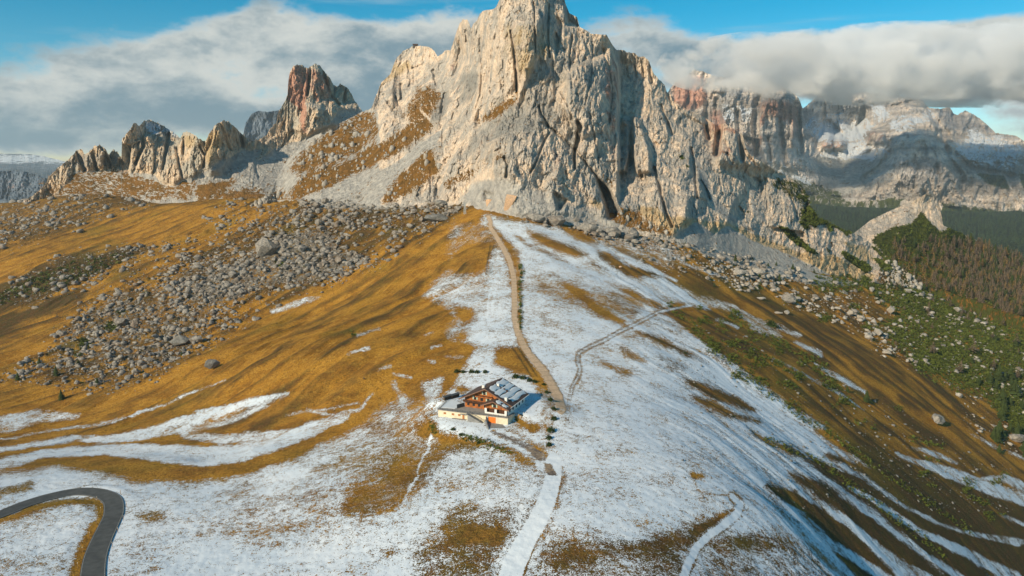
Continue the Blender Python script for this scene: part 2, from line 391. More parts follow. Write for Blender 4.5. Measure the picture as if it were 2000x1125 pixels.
sline([(1175,480),(1230,508),(1290,535),(1320,548)], (8,10,6,2), 0.85, 4)
sline([(1005,460),(1035,480),(1080,500),(1110,512)], (3,8,8,3), 0.42, 4)
snow([(1000,475),(1015,500),(1020,560),(1018,640),(1008,640),(1012,560),(1002,500)], 0.12, 3)
snow([(1020,615),(1070,620),(1150,645),(1140,652),(1060,640)], 0.50, 6)
snow([(1225,642),(1250,645),(1300,660),(1350,690),(1400,722),(1350,700),(1290,675),(1245,655)], 0.05, 4)
snow([(1310,605),(1350,610),(1410,650),(1480,690),(1500,740),(1450,715),(1400,680),(1340,640)], 0.06, 5)
sline([(1300,640),(1345,662),(1400,700),(1450,738)], (4,8,8,3), 0.6, 5)
sline([(1250,622),(1320,640),(1370,672)], (10,14,6), 0.66, 6)
snow([(1155,695),(1180,702),(1205,718),(1225,722),(1240,735),(1215,735),(1180,715)], 0.10, 4)
snow([(1195,673),(1220,680),(1270,708),(1262,712),(1230,700)], 0.08, 3)
snow([(1270,690),(1330,705),(1340,730),(1290,720)], 0.50, 8)
snow([(1325,735),(1370,745),(1430,770),(1490,800),(1470,806),(1400,782),(1350,762)], 0.07, 4)
snow([(1345,772),(1400,782),(1440,805),(1490,822),(1480,830),(1420,812),(1360,790)], 0.07, 4)
snow([(1440,832),(1500,858),(1560,875),(1600,905),(1640,935),(1690,970),(1640,950),(1560,895),(1480,862)], 0.10, 5)
snow([(1205,650),(1260,665),(1255,672),(1215,662)], 0.35, 4)
snow([(1348,920),(1372,926),(1392,934),(1352,936)], 0.0, 2)
snow([(1120,748),(1128,742),(1140,757),(1126,756)], 0.2, 3)
snow([(1110,775),(1150,790),(1150,815),(1120,800)], 0.62, 8)
for y in (745, 800, 860): snow([(1092,y),(1130,y+5),(1125,y+60),(1095,y+50)], 0.80, 12)
snow([(1095,870),(1150,890),(1230,930),(1260,955),(1200,945),(1110,905)], 0.78, 10)
snow([(1320,890),(1400,880),(1440,920),(1360,915)], 0.76, 8)
# the mottled foot of the slope
snow([(1050,1062),(1130,1030),(1200,1062),(1280,1040),(1400,1000),(1445,985),(1440,1010),(1390,1040),(1370,1080),(1330,1140),(1000,1140)], 0.42, 12)
snow([(1100,1068),(1180,1060),(1260,1058),(1340,1040),(1400,1030),(1375,1062),(1310,1080),(1200,1090),(1120,1100),(1070,1110)], 0.16, 9)
snow([(1400,1010),(1432,990),(1438,1004),(1390,1034),(1350,1046),(1360,1028)], 0.04, 4)
snow([(1390,1050),(1460,1030),(1540,1042),(1600,1075),(1640,1140),(1360,1140)], 0.50, 10)
snow([(1408,1056),(1470,1042),(1540,1056),(1560,1072),(1480,1076),(1410,1070)], 0.15, 7)
snow([(1060,1010),(1072,1000),(1068,1040),(1040,1080),(1020,1140),(1008,1140),(1030,1070)], 0.02, 3)
# dark tussocky bands of the right shoulder
for pts, w in ((((1500,950),(1570,985),(1640,1050),(1700,1110),(1740,1150)), (8,38,54,54,56)),
               (((1540,925),(1600,955),(1680,1010),(1760,1075),(1830,1150)), (4,24,34,38,44)),
               (((1590,900),(1650,935),(1730,985),(1830,1060),(1900,1140)), (4,32,46,60,66)),
               (((1620,890),(1700,930),(1790,990),(1900,1060),(1990,1130)), (8,30,38,50,60)),
               (((1620,975),(1680,1000),(1740,1040),(1800,1100)), (3,12,14,10))):
    setm(SNOW, linem(pts, w, 10, True), 0.10)
for pts, w in ((((1500,970),(1560,1005),(1620,1060),(1700,1110),(1760,1150)), (4,16,16,16,14)),
               (((1560,960),(1640,1010),(1720,1075),(1800,1125),(1840,1150)), (6,12,14,18,18)),
               (((1640,965),(1720,1020),(1800,1080),(1880,1130)), (6,7,8,12)),
               (((1660,950),(1720,985),(1800,1040),(1900,1085),(1980,1130)), (6,8,10,14,26))):
    setm(SNOW, linem(pts, w, 4, True), 0.86)
setm(SNOW, linem([(1640,905),(1690,935),(1760,985),(1850,1030),(1990,1062)], (8,7,5,4,10), 3, True), 0.55)
# beyond the shoulder
snow([(1660,850),(1700,880),(1780,950),(1900,1010),(2200,1080),(2200,1040),(1950,990),(1850,950),(1780,905),(1700,850)], 0.0, 6)
sline([(1748,884),(1800,905),(1860,925),(1920,950),(2000,975),(2100,1010)], (3,12,22,20,22,20), 0.78, 4)
sline([(1780,872),(1830,890),(1870,905)], (3,8,3), 0.6, 4)
sline([(1920,935),(1960,935),(2010,955)], (3,16,16), 0.7, 5)
sline([(1950,1003),(2010,1030)], (3,8), 0.6, 4); sline([(1900,1045),(1960,1050),(2010,1062)], (3,7,9), 0.5, 4)
sline([(1350,575),(1420,600),(1480,625),(1530,640)], (4,14,6,2), 0.45, 7)
sline([(1500,632),(1560,655)], (4,8), 0.42, 6); sline([(1555,668),(1600,690)], (4,10), 0.55, 5)
sline([(1590,710),(1640,740),(1690,765)], (3,8,4), 0.6, 5)
sline([(1430,600),(1480,640),(1520,655)], (4,16,8), 0.45, 8)
sline([(1400,625),(1440,640)], 4, 0.5, 4); sline([(1510,700),(1560,725),(1640,770),(1690,800)], (2,4,5,2), 0.45, 4)
sline([(1880,840),(1960,880),(2010,900)], (2,6,4), 0.4, 4)
# thin snow between the rocks below the face, right
snow([(1150,450),(1200,462),(1260,480),(1330,520),(1300,520),(1220,490),(1170,478)], 0.5, 8)
snow([(1220,455),(1290,470),(1360,505),(1330,512),(1250,480)], 0.40, 8)
sline([(1330,510),(1380,530),(1420,545)], 5, 0.4, 5)

# ---- loose rock and boulders
def rock(pts, v, f=8): setm(ROCK, polym(pts, f), v)
rock([(895,398),(905,412),(870,432),(830,465),(780,490),(740,512),(700,528),(670,545),(625,560),(560,585),(500,610),(460,650),(400,680),(360,700),(300,740),(230,765),(150,760),(60,745),(0,755),(0,730),(80,690),(110,650),(150,610),(230,560),(280,540),(330,500),(410,480),(470,440),(520,410),(560,400),(640,385),(740,388),(820,390)], 0.62, 8)
rock([(500,480),(560,450),(640,445),(720,460),(740,500),(660,540),(560,580),(420,600),(330,590),(300,560),(400,520),(480,510)], 0.95, 14)
rock([(150,610),(260,560),(340,580),(420,620),(400,670),(330,700),(240,720),(150,700),(120,660)], 0.80, 14)
rock([(660,455),(740,440),(780,470),(720,500),(670,490)], 0.25, 8)
rock([(430,615),(520,565),(600,560),(640,555),(560,590),(500,612)], 0.25, 8)
rock([(640,385),(900,390),(905,412),(830,432),(740,440),(650,430),(560,430),(560,400)], 0.72, 8)
rock([(380,700),(430,665),(470,640),(420,690)], 0.1, 4)
rock([(0,590),(0,560),(120,500),(220,485),(320,470),(400,445),(520,400),(560,400),(520,425),(400,470),(300,505),(180,560),(60,600)], 0.42, 8)
rock([(-200,600),(0,570),(100,520),(220,490),(330,478),(300,500),(180,545),(60,590)], 0.45, 8)
rock([(-300,440),(0,395),(90,375),(240,385),(330,380),(290,400),(200,425),(100,465),(0,490),(-300,560)], 0.62, 8)
rock([(-300,370),(0,385),(100,360),(200,340),(340,370),(330,385),(200,395),(60,400),(-300,410)], 0.5, 8)
rock([(450,380),(540,385),(560,405),(480,420),(420,440),(400,430)], 0.5, 8)
rock([(945,405),(1000,412),(1120,430),(1260,450),(1340,465),(1560,530),(1600,560),(1500,545),(1400,520),(1290,490),(1180,472),(1110,450),(1030,432)], 0.85, 5)
rock([(1180,470),(1330,490),(1450,520),(1560,560),(1640,590),(1560,590),(1440,560),(1330,535),(1240,505)], 0.45, 10)
rock([(1440,535),(1500,530),(1540,555),(1500,565),(1450,550)], 0.9, 5)
rock([(1500,570),(1600,560),(1700,575),(1760,590),(1830,640),(1800,690),(1780,720),(1720,690),(1660,640),(1600,620),(1540,600)], 0.62, 10)
rock([(1600,575),(1690,570),(1740,610),(1700,640),(1640,610)], 0.95, 8)
rock([(1600,525),(1740,520),(1860,560),(1960,620),(2060,700),(2200,800),(2200,860),(2000,840),(1900,790),(1780,715),(1720,650),(1640,580)], 0.42, 14)
rock([(1840,790),(1900,780),(2010,850),(2200,930),(2010,905),(1900,850)], 0.35, 10)
# ---- fine scree
def scree(pts, v, f=6): setm(SCREE, polym(pts, f), v)
scree([(1310,450),(1340,445),(1400,480),(1500,500),(1600,535),(1720,560),(1600,560),(1480,530),(1380,500),(1320,478)], 0.95, 5)
scree([(560,385),(820,380),(760,410),(640,410)], 0.85, 8)
# ---- dwarf pine and shrubs
def green(pts, v, f=6): setm(GREEN, polym(pts, f), v)
green([(1560,545),(1650,530),(1740,520),(1800,520),(1900,560),(2040,620),(2300,720),(2300,900),(2010,860),(1930,780),(1850,760),(1780,720),(1750,660),(1690,620),(1620,585)], 0.48, 12)
green([(1700,640),(1780,640),(1900,680),(2010,740),(2010,800),(1900,745),(1790,700)], 0.62, 12)
green([(1780,560),(1880,600),(1990,660),(2100,720),(2100,760),(1960,700),(1850,650),(1740,600)], 0.70, 10)
green([(1930,780),(2010,770),(2300,800),(2300,900),(2010,880)], 0.8, 8)
green([(1590,578),(1690,568),(1745,615),(1700,640),(1635,610)], 0.05, 6)
green([(-300,640),(0,566),(90,525),(200,495),(290,486),(200,535),(90,572),(0,600),(-300,690)], 0.30, 8)  # shade of the far-left gully, painted as dark shrub cover
for x, y, rx, ry in ((1503,632,10,5),(1610,620,16,6),(1690,640,14,6),(1670,600,12,5),(1640,520,40,10),(1725,545,60,14),(1850,690,40,12),(1820,712,34,12),(1330,545,5,3),(1560,733,10,7),(1545,585,20,6),(1480,560,8,5),(540,485,8,4),(215,638,17,8),(165,670,14,8),(240,610,8,5),(290,575,9,5),(150,690,10,6),(600,522,6,8),(545,515,10,4),(690,655,8,4)):
    green([(x+rx*math.cos(a), y+ry*math.sin(a)) for a in np.linspace(0, 6.28, 9)[:-1]], 0.9, 3)
for a in range(16):
    x = 1330 + 14 * a + RNG.uniform(-10, 10); y = 600 + 9.5 * a + RNG.uniform(-25, 22)
    green([(x+RNG.uniform(10,22)*math.cos(q), y+RNG.uniform(4,9)*math.sin(q)) for q in np.linspace(0, 6.28, 7)[:-1]], 0.45, 4)
green([(890,842),(950,858),(1000,880),(1010,895),(960,880),(900,855)], 0.45, 4)
green([(835,822),(850,828),(858,848),(838,850)], 0.4, 4)
for pts in (((1310,600),(1400,680),(1500,770),(1620,850),(1780,960),(1900,1040)), ((1500,860),(1600,900),(1700,975),(1850,1090)), ((1420,620),(1560,690),(1640,760))):
    setm(GREEN, linem(pts, 22, 16, True), 0.22)
setm(GREEN, linem([(1018,520),(1016,580),(1016,640)], 5, 3, True), 0.42)
# ---- the colour of the grass: 0 golden straw, 1 dark russet / olive; some shade painted in
def tone(pts, v, f=12): setm(TONE, polym(pts, f), v)
TONE += 0.22
tone([(1300,520),(1700,600),(2400,800),(2400,1300),(1500,1300),(1400,1000),(1250,640)], 0.48, 20)
tone([(1500,600),(1700,680),(1900,800),(1800,790),(1640,700),(1500,640)], 0.72, 12)
tone([(1300,600),(1450,640),(1640,760),(1800,880),(1700,900),(1500,780),(1350,660)], 0.55, 10)
tone([(1620,850),(1750,900),(2000,980),(2300,1080),(2300,1200),(1900,1040),(1750,960)], 0.98, 14)
tone([(-500,560),(0,560),(150,500),(300,480),(220,520),(60,590),(0,610),(-500,650)], 1.45, 8)  # far-left gully shade painted into the grass tone
tone([(0,395),(120,375),(450,360),(300,400),(100,465),(-300,540),(-300,420)], 0.65, 10)
tone([(560,400),(900,395),(880,430),(740,510),(560,580),(400,600),(330,540),(480,440)], 0.72, 10)
tone([(100,650),(250,560),(400,600),(350,700),(200,760),(60,745)], 0.6, 10)
tone([(1000,440),(1400,560),(1380,600),(1200,530)], 0.75, 8)
tone([(650,1010),(760,930),(900,860),(1000,880),(900,910),(830,960),(700,1020)], 0.60, 8)
tone([(800,1000),(1040,980),(1040,1140),(800,1140)], 0.68, 8)
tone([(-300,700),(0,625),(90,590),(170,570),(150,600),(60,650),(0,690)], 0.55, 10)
tone([(1050,1060),(1440,1010),(1700,1140),(1000,1140)], 0.74, 8)
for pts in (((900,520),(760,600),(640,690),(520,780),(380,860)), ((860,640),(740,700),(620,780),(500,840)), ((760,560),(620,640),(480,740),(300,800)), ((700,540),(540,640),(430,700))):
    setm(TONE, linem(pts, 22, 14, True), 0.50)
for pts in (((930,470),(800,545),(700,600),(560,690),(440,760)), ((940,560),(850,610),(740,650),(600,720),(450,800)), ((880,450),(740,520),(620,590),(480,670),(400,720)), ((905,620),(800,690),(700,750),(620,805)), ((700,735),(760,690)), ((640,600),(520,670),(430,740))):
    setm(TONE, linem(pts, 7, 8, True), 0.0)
for a in range(60):
    x = RNG.uniform(1330, 1990); y = 610 + (x - 1330) * 0.56 + RNG.uniform(-60, 70)
    green([(x+RNG.uniform(8,20)*math.cos(q)+4*math.sin(q), y+RNG.uniform(3,8)*math.sin(q)) for q in np.linspace(0, 6.28, 8)[:-1]], RNG.uniform(.35, .7), 4)
for a in range(50):
    x = RNG.uniform(1350, 1990); y = 640 + (x - 1330) * 0.5 + RNG.uniform(-80, 60)
    tone([(x+RNG.uniform(20,50)*math.cos(q), y+RNG.uniform(6,16)*math.sin(q)+.5*RNG.uniform(20,50)*math.cos(q)) for q in np.linspace(0, 6.28, 8)[:-1]], RNG.uniform(.1, .95), 6)
tone([(-300,720),(0,655),(60,618),(160,585),(175,570),(100,585),(0,625),(-300,690)], 1.3, 6)  # second shaded band on the far left, darkened by tone
tone([(1500,900),(1700,900),(2000,1000),(2400,1100),(2400,1300),(1700,1300),(1560,1000)], 1.15, 30)  # corner shade painted in as darker, greener grass
# ---- relief drawn along the hollows and ribs of the hillside (metres)
def rib(pts, w, h, f=12):
    sl, m = linem(pts, w, f, True); p0 = np.array(pts[0], float); p1 = np.array(pts[-1], float); L = np.linalg.norm(p1 - p0)
    d0 = np.hypot(GX[sl] - p0[0], GY[sl] - p0[1]); d1 = np.hypot(GX[sl] - p1[0], GY[sl] - p1[1])
    LIFT[sl] += m * h * 0.62 * sst(d0, 0, L * .3) * sst(d1, 0, L * .3)
for pts, w, h in ((((930,470),(800,545),(700,600),(560,690),(440,760),(300,800)), 14, 3.2), (((940,560),(850,610),(740,650),(600,720),(450,800),(250,850)), 14, 3.0),
        (((880,450),(740,520),(620,590),(480,670),(380,720),(250,770)), 14, 3.0), (((905,620),(800,690),(700,750),(620,805),(500,850)), 12, 3.0),
        (((860,500),(740,580),(600,660),(480,740)), 10, -3.0), (((900,520),(760,620),(640,690),(520,780),(380,850)), 12, -3.4), (((900,590),(790,660),(660,740),(560,800)), 10, -2.6),
        (((700,735),(650,760),(600,800),(520,850),(400,893),(300,900)), 16, -2.8), (((660,830),(560,880),(440,915),(300,905),(150,905)), 20, 2.6),
        (((640,600),(520,670),(430,740)), 12, -2.4),
        (((1300,640),(1400,700),(1500,770),(1640,860),(1800,980),(1990,1110)), 10, 2.2), (((1280,660),(1380,720),(1480,800),(1600,900),(1720,1010),(1840,1140)), 14, -2.2),
        (((1400,830),(1520,900),(1620,980),(1720,1080)), 12, 2.0), (((1500,950),(1570,985),(1640,1050),(1740,1150)), 16, -2.5), (((1590,900),(1730,985),(1900,1140)), 14, -2.5),
        (((1010,455),(1060,485),(1110,505),(1190,530),(1300,560)), 10, -3.0), (((1000,440),(1060,462),(1130,490),(1200,510)), 8, 2.0),
        (((0,600),(90,575),(160,560),(230,540)), 14, -2.0), (((120,640),(200,600),(300,555)), 12, -1.5),
       ):
    rib(pts, w, h)
# ---- tracks
TRACK = [(953,421,8),(958,432,8),(958,445,8),(968,460,9),(983,485,10),(996,510,10),(1003,540,11),(1005,580,11),(1005,620,12),(1012,650,13),(1025,680,14),(1045,705,15),(1062,725,17),(1078,752,18),(1090,775,20),(1097,800,21),(1094,830,23),(1090,860,25),(1088,885,28)]
def track(L, f=2): return linem([(a, b) for a, b, w in L], [w for a, b, w in L], f)
setm(PATH, track([(a, b, w * .82) for a, b, w in TRACK[:-3]]), 1.0)
setm(SNOW, track(TRACK[-5:], 3), 0.8)
SNOWROAD = [(1080,900,32),(1082,930,34),(1070,975,40),(1048,1020,44),(1025,1060,46),(1005,1100,52),(990,1150,56)]
setm(SNOW, track([(a, b, w + 14) for a, b, w in SNOWROAD[1:]], 4), 0.55); setm(SNOW, linem([(1096,935),(1088,970),(1068,1010),(1050,1050),(1030,1100),(1012,1150)], 5, 2), 0.05); setm(SNOW, track([(a, b, w * .8) for a, b, w in SNOWROAD], 2), 1.35); setm(GREEN, track(SNOWROAD, 6), 0)
setm(DIRT, linem([(960,842),(1000,858),(1030,872),(1055,893),(1072,915)], (4,12,15,20,10), 4, True), 0.85)
setm(DIRT, polym([(1062,905),(1076,904),(1090,930),(1070,930)],1,False),1.0); setm(SNOW, polym([(1062,905),(1076,904),(1090,930),(1070,930)],1,False),0.0)
setm(DIRT, linem([(1000,1060),(1010,1090),(1010,1130)], 10, 12, True), 0.35)
SIDE = [(1352,596,4),(1320,602,4),(1285,610,5),(1262,622,6),(1235,636,6),(1205,650,7),(1180,665,7),(1150,678,7),(1130,690,8),(1128,705,8),(1133,720,8),(1130,735,8),(1118,755,6),(1110,790,4),(1108,830,3)]
setm(DIRT, track([(a, b, w * 1.15) for a, b, w in SIDE], 2), 0.8); setm(SNOW, track([(a, b, w * 1.3) for a, b, w in SIDE], 2), 0.2)
setm(SNOW, linem([(a, b) for a, b, w in SIDE], 2.6, 1.5), 0.8)
TR2 = [(1430,968,8),(1445,985,11),(1440,1003,12),(1415,1025,13),(1385,1045,13),(1360,1070,13),(1345,1100,14),(1330,1140,15)]
setm(SNOW, track([(a, b, w + 10) for a, b, w in TR2], 3), 0.4); setm(SNOW, track(TR2, 2), 1.3); setm(SNOW, linem([(1356,938),(1362,955),(1385,965),(1425,968)], 3, 2), 0.3)
for o in (0, 9): setm(SNOW, linem([(960+o,560),(953+o,590),(952+o,610),(956+o,630)], 2.2, 1.5), 0.97)
for o in (-4, 2, 7): setm(TONE, linem([(962+o,480),(957+o,505),(954+o,535)], 2.2, 1.5), 1.0)
for o in (-9, -20): setm(TONE, linem([(x + o, y) for x, y in ((1015,670),(1035,700),(1058,735))], 2, 1.5), 1.0)
setm(SNOW, linem([(845,850),(820,905),(790,985),(740,1050),(700,1110)], 3, 2, True), 0.8); 
setm(SNOW, linem([(240,1005),(262,960),(272,948)], 4, 3), 0.96)
SNOW[:] = np.where(SNOW > 0.02, np.where(SNOW > .5, .5 + (SNOW - .5) * .86, np.maximum((SNOW - 0.5) * 1.22 + 0.5, 0.0)), SNOW)
for _r in (TRACK[:-4],): setm(SNOW, track(_r,3), 0.35)
setm(SNOW, linem([(960,842),(1000,858),(1030,872),(1055,893)], (4,10,12,14), 4, True), 0.1)
SNOW *= 1 - 0.8 * np.clip(GREEN * 1.2 - 0.3, 0, 1)
LIFT[:] = blur(LIFT, 6)

# ------------------------------------------------------------------ the ground surface
def hit_z(px, py, gz=None):
    """first point of the ground seen at a pixel"""
    gz = ZG if gz is None else gz
    u, t = ray(px, py); f = (float(u) + 1) / 2 * (NU - 1); i = int(np.clip(f, 0, NU - 2)); a = f - i
    col = gz[:, i] * (1 - a) + gz[:, i + 1] * a; y = np.exp(V1); s = col / y - float(t)
    k = np.nonzero(s[:-1] * np.sign(1) >= 0)[0] if False else np.nonzero((s[1:] >= 0) & (s[:-1] < 0))[0]
    if len(k) == 0: k = [int(np.argmin(np.abs(s)))]
    k = min(int(k[0]), NV - 2); w = s[k] / (s[k] - s[k + 1] + 1e-12); w = min(max(w, 0), 1)
    Y = math.exp(V1[k] * (1 - w) + V1[k + 1] * w)
    return np.array([float(u) * Y, Y, float(t) * Y])
PXb, PYb = proj(XX, YY, Zb)
near = np.exp(-((VV - math.log(300)) / 1.6) ** 2)
und = 0.35 * fbm(XX / 34, YY / 34, 4, 3) + 3.0 * fbm(XX / 150, YY / 150, 3, 8) * sst(YY, 300, 700)
far = sst(YY, 900, 1800)
und = und + far * (4 + 10 * sst(YY, 2000, 2600)) * fbm(XX / 300, YY / 300, 4, 21)
lw = sst(-XX, -10, 60) * sst(YY, 300, 480) * (1 - sst(YY, 1300, 1700)); rw_ = sst(XX, 30, 120) * (1 - sst(YY, 900, 1200))
fl = fbm((XX * .83 - YY * .55) / 17 + fbm(XX / 70, YY / 70, 2, 61), (XX * .55 + YY * .83) / 210, 4, 62, 0.6); fr = fbm((XX * .78 + YY * .63) / 15 + fbm(XX / 60, YY / 60, 2, 63), (XX * .63 - YY * .78) / 170, 4, 64, 0.6)
FLOW = fl * lw + fr * rw_
und = und + 4.4 * fl * lw * np.clip(YY / 600, .6, 1.5) + 1.3 * fr * rw_
lift = samp(LIFT, PXb, PYb) * (YY / 420.0) * (1 - sst(YY, 1500, 1900))
rk = samp(ROCK, PXb, PYb)
gr = samp(GREEN, PXb, PYb)
f1, e1 = facets(XX / 9, YY / 9, 40); f2, e2 = facets(XX / 3.6, YY / 3.6, 44)
rough = rk * (2.0 * f1 + 0.9 * f2) * np.clip(YY / 600, 0.5, 1.6)
soil = 0.22 * fbm(XX / 3.2, YY / 3.2, 3, 31) * (1 - sst(YY, 700, 1200))
shrub = gr * np.abs(fbm(XX / 7, YY / 7, 3, 35)) * 3.5
ZG = Zb + und + lift + rough + soil + shrub
# level ground for the lodge
LC = at_z(938, 815, -114.5); TH = math.atan2(-0.40, 0.915)
le1 = np.array([math.cos(TH), math.sin(TH)]); le2 = np.array([-math.sin(TH), math.cos(TH)])
lx = (XX - LC[0]) * le1[0] + (YY - LC[1]) * le1[1]; ly = (XX - LC[0]) * le2[0] + (YY - LC[1]) * le2[1]
LW = 1 - sst(np.hypot(lx / 1.25, (ly - 12)), 20, 38)
lt_ = sst(lx, 15, 25); LZ = -115.6 + 3.4 * ((1 - lt_) * sst(ly, 3.0, 9.0) + lt_ * sst(ly, -10, 24))
ZG = ZG * (1 - LW) + LZ * LW
# level bed for the road
ROAD = [(-300,1092,36),(-150,1052,36),(-60,1024,38),(0,1004,38),(50,984,36),(100,969,36),(150,960,40),(190,962,50),(218,975,48),(222,1000,48),(212,1025,46),(200,1050,45),(188,1080,44),(182,1110,46),(180,1150,50),(182,1200,52)]
rpts = [hit_z(a, b, Zb) for a, b, w in ROAD]
def smooth_pts(P, n=6):
    P = np.array(P); out = []
    for i in range(len(P) - 1):
        p0 = P[max(i - 1, 0)]; p1 = P[i]; p2 = P[i + 1]; p3 = P[min(i + 2, len(P) - 1)]
        for k in range(n):
            t = k / n
            out.append(0.5 * ((2 * p1) + (-p0 + p2) * t + (2 * p0 - 5 * p1 + 4 * p2 - p3) * t * t + (-p0 + 3 * p1 - 3 * p2 + p3) * t ** 3))
    out.append(P[-1]); return np.array(out)
RP = smooth_pts(rpts, 8)
k = np.ones(9) / 9; RP[:, 2] = np.convolve(np.pad(RP[:, 2], 4, mode='edge'), k, 'valid')
RHW = 3.6
sel = (YY < 420) & (XX < 0)
dmin = np.full(XX.shape, 9e9); rz = np.zeros(XX.shape)
xs_, ys_ = XX[sel], YY[sel]; dm = np.full(xs_.shape, 9e9); zz = np.zeros(xs_.shape)
for a, b in zip(RP[:-1], RP[1:]):
    dx, dy = b[0] - a[0], b[1] - a[1]; t = np.clip(((xs_ - a[0]) * dx + (ys_ - a[1]) * dy) / (dx * dx + dy * dy), 0, 1)
    d = np.hypot(xs_ - a[0] - t * dx, ys_ - a[1] - t * dy); c = d < dm
    dm = np.where(c, d, dm); zz = np.where(c, a[2] + t * (b[2] - a[2]), zz)
dmin[sel] = dm; rz[sel] = zz
rw = 1 - sst(dmin, RHW + 1.2, RHW + 7)
ZG = ZG * (1 - rw) + (rz - 0.25) * rw
def gz_at(X, Y):
    X = np.asarray(X, float); Y = np.maximum(np.asarray(Y, float), 96)
    fu = np.clip((X / Y + 1) / 2 * (NU - 1), 0, NU - 1.001); fv = np.interp(np.log(Y), V1, np.arange(NV)); fv = np.clip(fv, 0, NV - 1.001)
    iu = fu.astype(int); iv = fv.astype(int); a = fu - iu; b = fv - iv
    return (ZG[iv, iu] * (1 - a) + ZG[iv, iu + 1] * a) * (1 - b) + (ZG[iv + 1, iu] * (1 - a) + ZG[iv + 1, iu + 1] * a) * b
PX, PY = proj(XX, YY, ZG)
# which points of the ground are in sight
slope = ZG / YY; vis = slope >= np.maximum.accumulate(slope, axis=0) - 0.0006

def grid_mesh(name, X, Y, Z, mats, attrs=None, parent=None, flip=False):
    nr, nc = X.shape; me = bpy.data.meshes.new(name)
    co = np.empty((nr * nc, 3), np.float32); co[:, 0] = X.ravel(); co[:, 1] = Y.ravel(); co[:, 2] = Z.ravel()
    i = np.arange(nr * nc).reshape(nr, nc)
    q = np.stack([i[:-1, :-1], i[:-1, 1:], i[1:, 1:], i[1:, :-1]], -1).reshape(-1, 4)
    if flip: q = q[:, ::-1]
    me.vertices.add(len(co)); me.vertices.foreach_set('co', co.ravel())
    me.loops.add(q.size); me.loops.foreach_set('vertex_index', q.ravel().astype(np.int32))
    me.polygons.add(len(q)); me.polygons.foreach_set('loop_start', (np.arange(len(q)) * 4).astype(np.int32))
    me.polygons.foreach_set('use_smooth', np.ones(len(q), bool))
    for n, a in (attrs or {}).items():
        at = me.attributes.new(n, 'FLOAT', 'POINT'); at.data.foreach_set('value', a.ravel().astype(np.float32))
    me.update(); me.validate()
    for mt in (mats if isinstance(mats, (list, tuple)) else [mats]): me.materials.append(mt)
    o = bpy.data.objects.new(name, me); C.objects.link(o); o.parent = parent
    return o

